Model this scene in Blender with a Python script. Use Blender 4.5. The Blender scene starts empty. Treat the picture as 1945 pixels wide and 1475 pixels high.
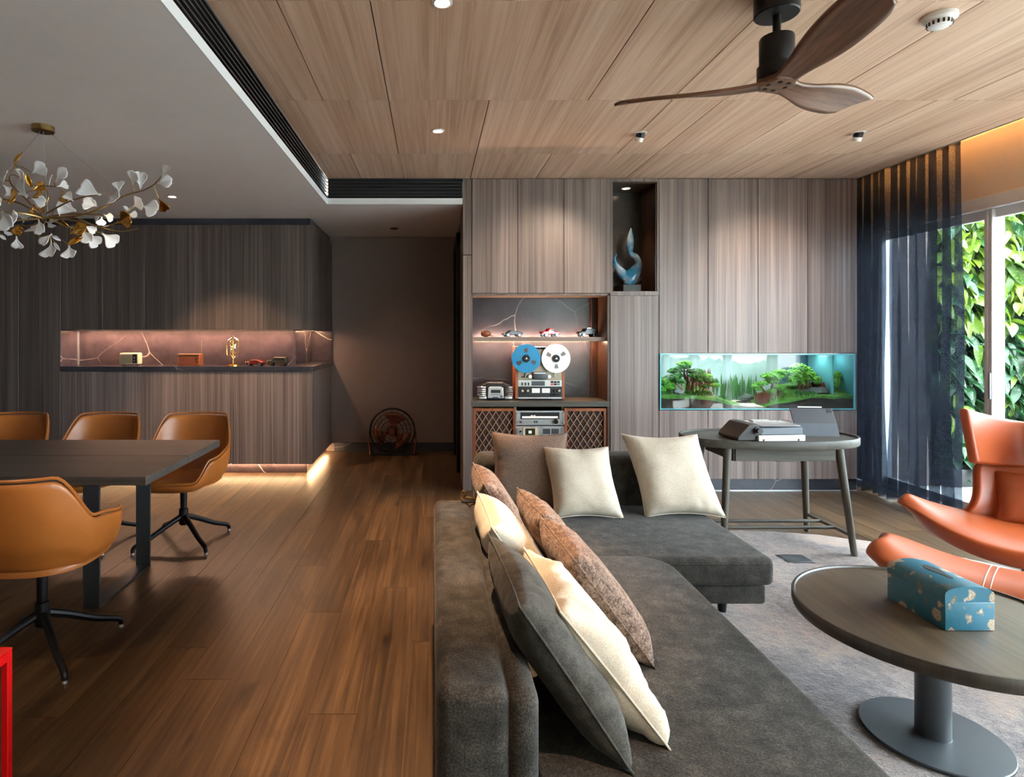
import bpy, bmesh, math, random
from mathutils import Vector, Matrix, noise as mnoise
random.seed(7)
PI = math.pi
sc = bpy.context.scene
COL = sc.collection

# ------------------------------------------------------------------ camera
cam_d = bpy.data.cameras.new('camera')
cam = bpy.data.objects.new('camera', cam_d)
COL.objects.link(cam)
CAM_Z = 1.45
FPX = 1130.0                      # focal length in pixels of a 1945 px wide frame
cam.location = (0, 0, CAM_Z)
cam.rotation_euler = (PI / 2, 0, 0)
cam_d.sensor_fit = 'HORIZONTAL'
cam_d.sensor_width = 36
cam_d.lens = FPX / 1945 * 36
cam_d.shift_x = (972.5 - 821) / 1945
cam_d.shift_y = -(737.5 - 633) / 1945
cam_d.clip_start = 0.05
sc.camera = cam

# ------------------------------------------------------------------ world, exposure
world = bpy.data.worlds.new('overcast_sky')
sc.world = world
world.use_nodes = True
bg = world.node_tree.nodes['Background']
bg.inputs['Color'].default_value = (0.80, 0.90, 1.0, 1)
bg.inputs['Strength'].default_value = 15.0
vs = sc.view_settings
vs.view_transform = 'Standard'
vs.look = 'None'
vs.exposure = 1.0
vs.gamma = 1.0
vs.use_curve_mapping = False
sc.cycles.use_denoising = True
sc.cycles.max_bounces = 10
sc.cycles.diffuse_bounces = 6
sc.cycles.transparent_max_bounces = 24
sc.cycles.sample_clamp_indirect = 6.0
sc.cycles.caustics_reflective = False
sc.cycles.caustics_refractive = False

# ------------------------------------------------------------------ node helpers
def srgb(r, g, b):
    def f(c):
        c /= 255.0
        return c / 12.92 if c <= 0.04045 else ((c + 0.055) / 1.055) ** 2.4
    return (f(r), f(g), f(b), 1.0)

class NT:
    def __init__(self, name):
        self.m = bpy.data.materials.new(name)
        self.m.use_nodes = True
        self.t = self.m.node_tree
        self.bsdf = self.t.nodes['Principled BSDF']
        self.out = self.t.nodes['Material Output']
    def n(self, typ, **kw):
        nd = self.t.nodes.new(typ)
        for k, v in kw.items():
            if k in nd.inputs.keys() if hasattr(nd.inputs, 'keys') else False:
                nd.inputs[k].default_value = v
            else:
                setattr(nd, k, v)
        return nd
    def l(self, a, b):
        self.t.links.new(a, b)
    def ramp(self, fac, stops, interp='LINEAR'):
        r = self.t.nodes.new('ShaderNodeValToRGB')
        cr = r.color_ramp
        cr.interpolation = interp
        while len(cr.elements) < len(stops):
            cr.elements.new(0.5)
        for e, (p, c) in zip(cr.elements, stops):
            e.position = p
            e.color = c
        self.l(fac, r.inputs[0])
        return r.outputs[0]
    def coords(self, scale=(1, 1, 1), rnd=0.0, space='Object'):
        tc = self.t.nodes.new('ShaderNodeTexCoord')
        src = tc.outputs[space]
        if rnd:
            oi = self.t.nodes.new('ShaderNodeObjectInfo')
            mul = self.t.nodes.new('ShaderNodeMath'); mul.operation = 'MULTIPLY'
            mul.inputs[1].default_value = rnd
            self.l(oi.outputs['Random'], mul.inputs[0])
            add = self.t.nodes.new('ShaderNodeVectorMath'); add.operation = 'ADD'
            self.l(src, add.inputs[0]); self.l(mul.outputs[0], add.inputs[1])
            src = add.outputs[0]
        mp = self.t.nodes.new('ShaderNodeMapping')
        mp.inputs['Scale'].default_value = scale
        self.l(src, mp.inputs['Vector'])
        return mp.outputs[0]
    def noise(self, vec, scale=1, detail=3, rough=0.55, dist=0.0):
        nd = self.t.nodes.new('ShaderNodeTexNoise')
        nd.inputs['Scale'].default_value = scale
        nd.inputs['Detail'].default_value = detail
        nd.inputs['Roughness'].default_value = rough
        nd.inputs['Distortion'].default_value = dist
        self.l(vec, nd.inputs['Vector'])
        return nd.outputs['Fac']
    def mix(self, fac, a, b, blend='MIX'):
        nd = self.t.nodes.new('ShaderNodeMix')
        nd.data_type = 'RGBA'; nd.blend_type = blend
        for sock, v in ((nd.inputs[0], fac), (nd.inputs[6], a), (nd.inputs[7], b)):
            if hasattr(v, 'links') or isinstance(v, bpy.types.NodeSocket):
                self.l(v, sock)
            else:
                sock.default_value = v
        return nd.outputs[2]
    def math(self, op, a, b=0.0):
        nd = self.t.nodes.new('ShaderNodeMath'); nd.operation = op
        for sock, v in ((nd.inputs[0], a), (nd.inputs[1], b)):
            if isinstance(v, bpy.types.NodeSocket):
                self.l(v, sock)
            else:
                sock.default_value = v
        return nd.outputs[0]
    def bump(self, height, strength=0.2, dist=0.01):
        b = self.t.nodes.new('ShaderNodeBump')
        b.inputs['Strength'].default_value = strength
        b.inputs['Distance'].default_value = dist
        self.l(height, b.inputs['Height'])
        self.l(b.outputs[0], self.bsdf.inputs['Normal'])
    def set(self, color=None, rough=None, metal=None, **kw):
        B = self.bsdf.inputs
        if color is not None:
            if isinstance(color, bpy.types.NodeSocket): self.l(color, B['Base Color'])
            else: B['Base Color'].default_value = color
        if rough is not None:
            if isinstance(rough, bpy.types.NodeSocket): self.l(rough, B['Roughness'])
            else: B['Roughness'].default_value = rough
        if metal is not None: B['Metallic'].default_value = metal
        for k, v in kw.items():
            B[k.replace('_', ' ')].default_value = v
        return self.m

def plain(name, color, rough=0.5, metal=0.0, bump=0.0, bscale=80, var=0.06, **kw):
    """painted / metal / plastic surface with faint procedural variation"""
    t = NT(name)
    v = t.coords((1, 1, 1))
    nz = t.noise(v, bscale * 0.12, 3)
    lo = tuple(c * (1 - var) for c in color[:3]) + (1,)
    hi = tuple(min(1, c * (1 + var)) for c in color[:3]) + (1,)
    c = t.ramp(nz, [(0.3, lo), (0.7, hi)])
    t.set(c, rough, metal, **kw)
    if bump:
        t.bump(t.noise(v, bscale, 2), bump, 0.002)
    return t.m

def wood(name, dark, mid, light, axis='Z', fine=55, long=1.2, rough=0.45, bump=0.08, rnd=37.0, broad=6.0, knots=0.0, spec=0.5, shade=0.0):
    t = NT(name)
    def sc3(a, b):
        return {'X': (b, a, a), 'Y': (a, b, a), 'Z': (a, a, b)}[axis]
    v1 = t.coords(sc3(fine, long), rnd)
    v2 = t.coords(sc3(broad, long * 0.35), rnd)
    v3 = t.coords(sc3(fine * 3.5, long * 3), rnd)
    n1 = t.noise(v1, 1, 4, 0.6, 0.3)
    n2 = t.noise(v2, 1, 3, 0.5, 0.6)
    n3 = t.noise(v3, 1, 2, 0.5)
    f = t.math('ADD', t.math('MULTIPLY', n1, 0.5), t.math('ADD', t.math('MULTIPLY', n2, 0.38), t.math('MULTIPLY', n3, 0.12)))
    c = t.ramp(f, [(0.36, dark), (0.5, mid), (0.64, light)])
    if knots:
        vk = t.coords(sc3(2.6, 0.9), rnd)
        nk = t.noise(vk, 1, 5, 0.6, 1.5)
        kf = t.ramp(nk, [(0.56, (0, 0, 0, 1)), (0.72, (knots, knots, knots, 1))])
        c = t.mix(kf, c, tuple(x * 0.35 for x in dark[:3]) + (1,))
    if shade:      # boards of one floor differ a little in tone
        oi = t.t.nodes.new('ShaderNodeObjectInfo')
        g = t.math('ADD', t.math('MULTIPLY', oi.outputs['Random'], shade), 1 - shade * 0.5)
        cmb = t.t.nodes.new('ShaderNodeCombineColor')
        for i in range(3): t.l(g, cmb.inputs[i])
        c = t.mix(1.0, c, cmb.outputs[0], 'MULTIPLY')
    t.set(c, rough)
    t.bsdf.inputs['Specular IOR Level'].default_value = spec
    t.bump(n1, bump, 0.004)
    return t.m

def marble(name, base, base2, vein, scale=1.3, thin=0.012, rough=0.22):
    t = NT(name)
    v = t.coords((1, 1, 1))
    nz = t.t.nodes.new('ShaderNodeTexNoise'); nz.inputs['Scale'].default_value = 1.6; nz.inputs['Detail'].default_value = 4
    t.l(v, nz.inputs['Vector'])
    mixv = t.t.nodes.new('ShaderNodeVectorMath'); mixv.operation = 'MULTIPLY_ADD'
    t.l(nz.outputs['Color'], mixv.inputs[0]); mixv.inputs[1].default_value = (0.22, 0.22, 0.22); t.l(v, mixv.inputs[2])
    vo = t.t.nodes.new('ShaderNodeTexVoronoi'); vo.feature = 'DISTANCE_TO_EDGE'; vo.inputs['Scale'].default_value = scale
    t.l(mixv.outputs[0], vo.inputs['Vector'])
    line = t.ramp(vo.outputs['Distance'], [(0.0, (1, 1, 1, 1)), (thin, (0, 0, 0, 1))])
    mask = t.ramp(t.noise(v, 1.1, 2), [(0.44, (0, 0, 0, 1)), (0.60, (1, 1, 1, 1))])
    f = t.mix(1.0, line, mask, 'MULTIPLY')
    b = t.ramp(t.noise(v, 5, 5, 0.65), [(0.3, base), (0.7, base2)])
    t.set(t.mix(f, b, vein), rough)
    return t.m

def fabric(name, c1, c2, fine=420, broad=7, rough=0.95, bump=0.25, sheen=0.3, aniso=(1, 1, 1), c3=None, lohi=(0.34, 0.5, 0.66)):
    t = NT(name)
    v = t.coords(aniso)
    nf = t.noise(v, fine, 2, 0.7)
    nb = t.noise(v, broad, 5, 0.6)
    f = t.math('ADD', t.math('MULTIPLY', nf, 0.55), t.math('MULTIPLY', nb, 0.45))
    st = [(0.36, c1), (0.62, c2)]
    if c3: st = list(zip(lohi, (c1, c2, c3)))
    c = t.ramp(f, st)
    t.set(c, rough)
    t.bsdf.inputs['Sheen Weight'].default_value = sheen
    t.bsdf.inputs['Sheen Roughness'].default_value = 0.4
    t.bsdf.inputs['Specular IOR Level'].default_value = 0.15
    t.bump(nf, bump, 0.003)
    return t.m

def leather(name, col, rough=0.38):
    t = NT(name)
    v = t.coords()
    vo = t.t.nodes.new('ShaderNodeTexVoronoi'); vo.inputs['Scale'].default_value = 260
    t.l(v, vo.inputs['Vector'])
    nb = t.noise(v, 5, 4, 0.6)
    c = t.ramp(nb, [(0.3, tuple(x * 0.86 for x in col[:3]) + (1,)), (0.7, tuple(min(1, x * 1.08) for x in col[:3]) + (1,))])
    t.set(c, rough)
    t.bump(vo.outputs['Distance'], 0.08, 0.002)
    return t.m

def glass_thin(name, tint=(0.97, 1, 0.99, 1), ior=1.5, rough=0.0, boost=1.0):
    t = NT(name)
    t.t.nodes.remove(t.bsdf)
    tr = t.t.nodes.new('ShaderNodeBsdfTransparent'); tr.inputs[0].default_value = tint
    gl = t.t.nodes.new('ShaderNodeBsdfGlossy'); gl.inputs['Roughness'].default_value = rough
    lw = t.t.nodes.new('ShaderNodeLayerWeight'); lw.inputs['Blend'].default_value = 0.5
    mx = t.t.nodes.new('ShaderNodeMixShader')
    f0 = ((ior - 1) / (ior + 1)) ** 2 * boost
    fac = t.math('ADD', t.math('MULTIPLY', t.math('POWER', lw.outputs['Facing'], 5.0), 1 - f0), f0)   # Schlick, same from both sides
    t.l(fac, mx.inputs[0]); t.l(tr.outputs[0], mx.inputs[1]); t.l(gl.outputs[0], mx.inputs[2])
    t.l(mx.outputs[0], t.out.inputs[0])
    return t.m

def emit(name, color, strength):
    t = NT(name)
    t.set((0.8, 0.8, 0.8, 1), 0.4)
    t.bsdf.inputs['Emission Color'].default_value = color
    t.bsdf.inputs['Emission Strength'].default_value = strength
    return t.m

# ------------------------------------------------------------------ mesh helpers
class MB:
    def __init__(self):
        self.v = []; self.f = []
    def add(self, vs, fs):
        o = len(self.v)
        self.v += [tuple(p) for p in vs]
        self.f += [tuple(i + o for i in f) for f in fs]
        return self
    def box(self, x0, x1, y0, y1, z0, z1):
        return self.add([(x0, y0, z0), (x1, y0, z0), (x1, y1, z0), (x0, y1, z0), (x0, y0, z1), (x1, y0, z1), (x1, y1, z1), (x0, y1, z1)],
                        [(0, 3, 2, 1), (4, 5, 6, 7), (0, 1, 5, 4), (1, 2, 6, 5), (2, 3, 7, 6), (3, 0, 4, 7)])
    def cyl(self, p0, p1, r0, r1=None, n=16, cap=True):
        if r1 is None: r1 = r0
        p0 = Vector(p0); p1 = Vector(p1)
        d = (p1 - p0).normalized()
        a = d.orthogonal().normalized(); b = d.cross(a)
        vs = []
        for p, r in ((p0, r0), (p1, r1)):
            for i in range(n):
                t = 2 * PI * i / n
                vs.append(p + a * (r * math.cos(t)) + b * (r * math.sin(t)))
        fs = [(i, (i + 1) % n, n + (i + 1) % n, n + i) for i in range(n)]
        if cap:
            fs += [tuple(range(n - 1, -1, -1)), tuple(range(n, 2 * n))]
        return self.add(vs, fs)
    def lathe(self, prof, n=24, c=(0, 0, 0), sx=1.0, sy=1.0, cap=True):
        """prof: list of (radius, z)"""
        vs = []
        for r, z in prof:
            for i in range(n):
                t = 2 * PI * i / n
                vs.append((c[0] + sx * r * math.cos(t), c[1] + sy * r * math.sin(t), c[2] + z))
        fs = []
        for k in range(len(prof) - 1):
            for i in range(n):
                j = (i + 1) % n
                fs.append((k * n + i, k * n + j, (k + 1) * n + j, (k + 1) * n + i))
        if cap:
            fs.append(tuple(range(n - 1, -1, -1)))
            m = (len(prof) - 1) * n
            fs.append(tuple(m + i for i in range(n)))
        return self.add(vs, fs)
    def tube(self, pts, r, n=8, closed=False, cap=True):
        pts = [Vector(p) for p in pts]
        m = len(pts)
        rs = r if isinstance(r, (list, tuple)) else [r] * m
        vs = []; prev = None
        for i, p in enumerate(pts):
            if closed: d = pts[(i + 1) % m] - pts[i - 1]
            else: d = pts[min(i + 1, m - 1)] - pts[max(i - 1, 0)]
            if d.length < 1e-9: d = Vector((0, 0, 1))
            d.normalize()
            if prev is None: a = d.orthogonal().normalized()
            else:
                a = prev - d * prev.dot(d)
                a = a.normalized() if a.length > 1e-6 else d.orthogonal().normalized()
            prev = a
            b = d.cross(a)
            for k in range(n):
                t = 2 * PI * k / n
                vs.append(p + a * (rs[i] * math.cos(t)) + b * (rs[i] * math.sin(t)))
        fs = []
        for i in range(m if closed else m - 1):
            i2 = (i + 1) % m
            for k in range(n):
                k2 = (k + 1) % n
                fs.append((i * n + k, i * n + k2, i2 * n + k2, i2 * n + k))
        if cap and not closed:
            fs.append(tuple(range(n - 1, -1, -1)))
            fs.append(tuple((m - 1) * n + k for k in range(n)))
        return self.add(vs, fs)
    def prism(self, poly, axis, a, b):
        """poly: 2D points; axis: extrusion axis; a, b: extents"""
        def P(p, t):
            return {'X': (t, p[0], p[1]), 'Y': (p[0], t, p[1]), 'Z': (p[0], p[1], t)}[axis]
        n = len(poly)
        vs = [P(p, a) for p in poly] + [P(p, b) for p in poly]
        fs = [tuple(range(n)), tuple(range(2 * n - 1, n - 1, -1))]
        fs += [(i, (i + 1) % n, n + (i + 1) % n, n + i) for i in range(n)]
        return self.add(vs, fs)
    def grid(self, fn, nu, nv, closeu=False):
        vs = []
        for i in range(nu if closeu else nu + 1):
            for j in range(nv + 1):
                vs.append(fn(i / nu, j / nv))
        w = nv + 1; fs = []
        for i in range(nu):
            i2 = (i + 1) % nu if closeu else i + 1
            for j in range(nv):
                fs.append((i * w + j, i2 * w + j, i2 * w + j + 1, i * w + j + 1))
        return self.add(vs, fs)
    def ico(self, c, rx, ry, rz, sub=2, rough=0.0, seed=0):
        bm = bmesh.new()
        bmesh.ops.create_icosphere(bm, subdivisions=sub, radius=1)
        vs = []
        for v in bm.verts:
            k = 1 + rough * mnoise.noise(v.co * 2.3 + Vector((seed, seed * 1.7, 0)))
            vs.append((c[0] + v.co.x * rx * k, c[1] + v.co.y * ry * k, c[2] + v.co.z * rz * k))
        fs = [tuple(v.index for v in f.verts) for f in bm.faces]
        bm.free()
        return self.add(vs, fs)
    def mesh(self, name, mat, smooth=None, weld=False):
        me = bpy.data.meshes.new(name)
        me.from_pydata(self.v, [], self.f)
        bm = bmesh.new(); bm.from_mesh(me)
        if weld: bmesh.ops.remove_doubles(bm, verts=bm.verts, dist=1e-5)
        bmesh.ops.recalc_face_normals(bm, faces=bm.faces)
        bm.to_mesh(me); bm.free()
        if mat: me.materials.append(mat)
        if smooth:
            me.polygons.foreach_set('use_smooth', [True] * len(me.polygons))
            if smooth < 3: me.set_sharp_from_angle(angle=smooth)
        return me
    def build(self, name, mat, parent=None, smooth=0.6, bevel=None, solid=None, sub=0, weld=False, loc=None, rotz=None):
        me = self.mesh(name, mat, smooth, weld)
        o = bpy.data.objects.new(name, me)
        COL.objects.link(o)
        if parent is not None: o.parent = parent
        if loc is not None: o.location = loc
        if rotz is not None: o.rotation_euler = (0, 0, rotz)
        if solid:
            s = o.modifiers.new('thickness', 'SOLIDIFY'); s.thickness = solid; s.offset = 0
        if bevel:
            b = o.modifiers.new('edges', 'BEVEL'); b.width = bevel[0]; b.segments = bevel[1]
            b.limit_method = 'ANGLE'; b.angle_limit = 0.6; b.harden_normals = False
            if bevel[1] > 1:
                me.polygons.foreach_set('use_smooth', [True] * len(me.polygons))
        if sub:
            s = o.modifiers.new('smooth', 'SUBSURF'); s.levels = sub; s.render_levels = sub
        return o

def tag(o, label, cat=None, group=None, kind=None):
    if label: o['label'] = label
    if cat: o['category'] = cat
    if group: o['group'] = group
    if kind: o['kind'] = kind
    return o

def thing(name, label, cat, loc=(0, 0, 0), rotz=0.0, group=None, kind=None):
    o = bpy.data.objects.new(name, None)
    o.empty_display_size = 0.1
    COL.objects.link(o)
    o.location = loc; o.rotation_euler = (0, 0, rotz)
    return tag(o, label, cat, group, kind)

def linked(src, parent=None, loc=None, rot=None, name=None):
    """copy of one object that shares its mesh"""
    c = src.copy()
    if name: c.name = name
    COL.objects.link(c)
    c.parent = parent
    if loc is not None: c.location = loc
    if rot is not None: c.rotation_euler = rot
    return c

def copy_tree(root, loc, rotz, label):
    r = root.copy(); COL.objects.link(r)
    r.location = loc; r.rotation_euler = (0, 0, rotz); r['label'] = label
    for ch in list(root.children):
        c = ch.copy(); COL.objects.link(c); c.parent = r
        for g in list(ch.children):
            d = g.copy(); COL.objects.link(d); d.parent = c
    return r

def at(x, y, Y):
    """photo pixel (1945 x 1475) at depth Y -> world point"""
    return Vector(((x - 821) / FPX * Y, Y, CAM_Z - (y - 633) / FPX * Y))

def crom(pts, n=8, closed=False):
    P = [Vector(p) for p in pts]; m = len(P); out = []
    for i in range(m if closed else m - 1):
        if closed: p0, p1, p2, p3 = P[i - 1], P[i], P[(i + 1) % m], P[(i + 2) % m]
        else: p0, p1, p2, p3 = P[max(i - 1, 0)], P[i], P[i + 1], P[min(i + 2, m - 1)]
        for k in range(n):
            t = k / n
            out.append(0.5 * ((2 * p1) + (p2 - p0) * t + (2 * p0 - 5 * p1 + 4 * p2 - p3) * t * t + (3 * p1 - p0 - 3 * p2 + p3) * t ** 3))
    if not closed: out.append(P[-1])
    return out

def sstep(a, b, x):
    t = min(1, max(0, (x - a) / (b - a)))
    return t * t * (3 - 2 * t)

def spot(name, loc, target, energy, color, size=60, blend=0.6, radius=0.03, parent=None):
    d = bpy.data.lights.new(name, 'SPOT')
    d.energy = energy; d.color = color; d.spot_size = math.radians(size); d.spot_blend = blend; d.shadow_soft_size = radius
    o = bpy.data.objects.new(name, d); COL.objects.link(o)
    loc = Vector(loc)
    dirv = Vector(target) - loc
    o.rotation_euler = dirv.to_track_quat('-Z', 'Y').to_euler()
    if parent is not None:
        o.parent = parent; o.location = loc - parent.location
    else: o.location = loc
    return o

# ------------------------------------------------------------------ materials
W_CAB = wood('grey_brown_veneer', srgb(76, 64, 60), srgb(112, 97, 91), srgb(142, 125, 119), 'Z', 52, 0.5, 0.42, 0.05, broad=11)
W_CABD = wood('dark_grey_veneer', srgb(50, 43, 40), srgb(79, 69, 64), srgb(108, 95, 89), 'Z', 52, 0.5, 0.42, 0.05, broad=11)
W_CEIL = wood('pale_oak_ceiling', srgb(170, 136, 111), srgb(201, 167, 142), srgb(219, 189, 166), 'Y', 34, 0.7, 0.5, 0.04, broad=5)
W_FLOOR = wood('brown_oak_floor', srgb(50, 36, 23), srgb(76, 56, 37), srgb(102, 78, 53), 'Y', 46, 1.4, 0.36, 0.14, broad=7, knots=0.95, shade=0.35)
W_TABLE = wood('charcoal_oak', srgb(44, 39, 35), srgb(62, 55, 50), srgb(80, 72, 66), 'X', 50, 1.6, 0.5, 0.12)
W_DESK = wood('grey_stained_ash', srgb(48, 46, 40), srgb(66, 63, 56), srgb(80, 76, 68), 'X', 50, 1.6, 0.52, 0.08, spec=0.3)
W_DESKL = wood('grey_stained_ash_leg', srgb(50, 46, 38), srgb(68, 63, 54), srgb(86, 80, 70), 'Z', 50, 1.6, 0.42, 0.08)
W_COFFEE = wood('dark_bronze_oak', srgb(60, 49, 36), srgb(82, 68, 51), srgb(100, 85, 66), 'Y', 40, 1.5, 0.34, 0.06)
W_WALNUT = wood('walnut', srgb(92, 48, 26), srgb(132, 72, 40), srgb(158, 92, 54), 'Z', 60, 2.0, 0.4, 0.05)
W_BLADE = wood('fan_walnut', srgb(70, 45, 32), srgb(104, 70, 50), srgb(132, 94, 68), 'X', 50, 1.5, 0.42, 0.05, rnd=0)
W_DECK = wood('weathered_deck', srgb(172, 168, 162), srgb(200, 196, 190), srgb(220, 216, 210), 'Y', 60, 1.5, 0.7, 0.2)
M_MARBLE = marble('dark_marble', srgb(56, 48, 53), srgb(82, 71, 75), srgb(220, 202, 192), 1.0, 0.0045)
M_MARBLEG = marble('slate_marble', srgb(38, 39, 47), srgb(54, 54, 63), srgb(160, 156, 158), 1.1, 0.004)
M_WHITE = plain('white_ceiling_paint', srgb(244, 243, 244), 0.9, bscale=40, var=0.015)
M_LIP = plain('white_gloss_trim', srgb(232, 234, 236), 0.6, var=0.01)
M_TAUPE = plain('taupe_wall_paint', srgb(134, 120, 116), 0.85, var=0.03, bump=0.05)
M_CREAM = plain('cream_wall_paint', srgb(222, 205, 182), 0.85, var=0.02)
M_DARK = plain('dark_gap', srgb(22, 20, 19), 0.8)
M_BLACK = plain('black_metal', srgb(30, 30, 33), 0.42, 0.6)
M_BLACKP = plain('black_plastic', srgb(24, 24, 26), 0.35)
M_STEEL = plain('charcoal_steel', srgb(62, 62, 65), 0.5, 0.2)
M_GUN = plain('slate_painted_steel', srgb(66, 70, 74), 0.42, 0.3)
M_SILV = plain('brushed_silver', srgb(196, 198, 200), 0.32, 0.75)
M_CHROME = plain('chrome', srgb(225, 226, 228), 0.12, 1.0)
M_GOLD = plain('polished_gold', srgb(214, 158, 70), 0.18, 1.0)
M_BRASS = plain('aged_brass', srgb(150, 122, 76), 0.32, 1.0)
M_COPPER = plain('copper', srgb(120, 66, 46), 0.35, 0.8)
M_ALU = plain('white_aluminium', srgb(222, 223, 224), 0.4, 0.0)
M_GREYA = plain('grey_aluminium', srgb(150, 150, 150), 0.45, 0.2)
M_LEATH = leather('tan_leather', srgb(158, 90, 35))
M_LEATH2 = leather('cognac_leather', srgb(162, 76, 37), 0.36)
M_LEATH3 = leather('deep_cognac_leather', srgb(146, 66, 30), 0.4)
M_SOFA = fabric('charcoal_chenille', srgb(34, 32, 30), srgb(58, 55, 52), 200, 15, c3=srgb(86, 82, 77), sheen=0.08, lohi=(0.36, 0.51, 0.66), bump=0.4)
M_PGREY = fabric('grey_linen', srgb(44, 42, 39), srgb(84, 81, 76), 330, 30, sheen=0.08)
M_CREAMF = fabric('cream_linen', srgb(174, 161, 143), srgb(206, 194, 177), 200, 5, sheen=0.08, bump=0.25)
def knit(name, c1, c2):
    t = NT(name)
    sep = t.t.nodes.new('ShaderNodeSeparateXYZ'); t.l(t.coords(), sep.inputs[0])
    zig = t.math('MULTIPLY', t.math('PINGPONG', sep.outputs[0], 0.016), 1.1)
    w = t.math('SINE', t.math('MULTIPLY', t.math('ADD', sep.outputs[2], zig), 430.0))
    nf = t.noise(t.coords(), 330, 2, 0.7)
    f = t.math('ADD', t.math('MULTIPLY', w, 0.06), nf)
    t.set(t.ramp(f, [(0.38, c1), (0.64, c2)]), 0.95)
    t.bsdf.inputs['Sheen Weight'].default_value = 0.1; t.bsdf.inputs['Specular IOR Level'].default_value = 0.1
    t.bump(f, 0.7, 0.004)
    return t.m
M_KNIT = knit('taupe_zigzag_knit', srgb(84, 66, 56), srgb(136, 112, 98))
M_BOUCLE = fabric('taupe_boucle', srgb(70, 54, 46), srgb(116, 95, 84), 150, 40, c3=srgb(150, 128, 114), bump=1.0, sheen=0.1, lohi=(0.38, 0.5, 0.62))
M_RED = plain('red_lacquer', srgb(236, 16, 20), 0.25, 0.1, var=0.02)
M_BLUE = plain('blue_reel', srgb(10, 120, 166), 0.3, var=0.02)
M_WHITEP = plain('white_plastic', srgb(232, 232, 230), 0.35, var=0.02)
M_CREAMP = plain('cream_plastic', srgb(206, 188, 150), 0.4)
M_PORC = plain('white_porcelain', srgb(236, 236, 238), 0.22, var=0.02, Subsurface_Weight=0.0)
M_GLASS = glass_thin('clear_glass')
M_TEAL = plain('teal_panel', srgb(10, 60, 78), 0.4)
M_LED = emit('warm_led', (1.0, 0.62, 0.36, 1), 14)
M_LAMP = emit('lamp_face', (1.0, 0.80, 0.58, 1), 9)
WARM = (1.0, 0.66, 0.40)
# ================================================================== THE ROOM SHELL
ZW, ZC = 2.88, 2.64              # wood ceiling, lower white ceiling
YB = 5.48                        # face of the right-hand cabinet wall
YL = 6.14                        # face of the dining cabinet wall
YE = 7.35                        # end wall of the passage
XR = 4.25                        # glazed wall
XCV = 3.93                       # edge of the wood ceiling
XRS = -0.97                      # riser between both ceilings
YN = -2.2                        # wall behind the camera
XL = -6.0

# ---- floor with single planks
fl = MB().box(XL, XR, YN, YE + 0.1, -0.12, -0.004).build('floor', W_FLOOR, smooth=None)
tag(fl, 'brown oak plank floor running through the whole room', 'floor', kind='structure')
PW, PL = 0.187, 1.9
plank_mesh = MB().box(-PW / 2 + 0.0009, PW / 2 - 0.0009, -PL / 2 + 0.0009, PL / 2 - 0.0009, -0.012, 0.0)
pm = plank_mesh.mesh('plank', W_FLOOR)
def plank(x, y, me):
    o = bpy.data.objects.new('plank', me); COL.objects.link(o)
    o.parent = fl; o.location = (x, y, 0)
cuts = {}
rp = random.Random(3)
k = 0
x = -4.4
while x < 4.2:
    off = [0, 0.63, 1.27, 0.32, 0.95, 1.58][k % 6] + rp.uniform(-0.1, 0.1)
    y = 0.6 - off
    while y < YE:
        y1 = min(y + PL, YE)
        if y1 - y > PL - 0.01:
            plank(x + PW / 2, y + PL / 2, pm)
        elif y1 - y > 0.05:
            h = (y1 - y) / 2
            me = MB().box(-PW / 2 + 0.0009, PW / 2 - 0.0009, -h + 0.0009, h - 0.0009, -0.012, 0).mesh('plank', W_FLOOR)
            plank(x + PW / 2, y + h, me)
        y = y1 + 1e-4
    x += PW; k += 1

# ---- wood ceiling with single panels
wc = MB().box(XRS, XCV, YN, YE, ZW + 0.016, ZW + 0.12).build('ceiling', M_DARK, smooth=None)
tag(wc, 'pale oak panelled ceiling over the living area', 'ceiling', kind='structure')
rows = [(YN, -0.7, [XRS, -0.3, 0.6, 1.46, 2.4, XCV]),
        (-0.7, 0.38, [XRS, 0.1, 0.955, 1.78, 2.9, XCV]),
        (0.38, 1.47, [XRS, -0.268, 0.35, 1.475, 2.38, 3.3, XCV]),
        (1.47, 2.56, [XRS, -0.67, 0.35, 0.956, 1.78, 2.6, 3.4, XCV]),
        (2.56, 3.65, [XRS, -0.67, -0.268, 0.955, 1.465, 2.372, 3.2, XCV]),
        (3.65, 4.74, [XRS, -0.268, 0.35, 1.475, 1.783, 2.38, 3.1, XCV]),
        (4.74, YB + 0.02, [XRS, -0.656, 0.35, 0.956, 1.783, 2.7, 3.3, XCV])]
for y0, y1, xs in rows:
    for xa, xb in zip(xs[:-1], xs[1:]):
        hx, hy = (xb - xa) / 2, (y1 - y0) / 2
        MB().box(-hx + 0.0032, hx - 0.0032, -hy + 0.0014, hy - 0.0014, 0, 0.014).build(
            'ceiling_panel', W_CEIL, wc, smooth=None, loc=((xa + xb) / 2, (y0 + y1) / 2, ZW))

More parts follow.
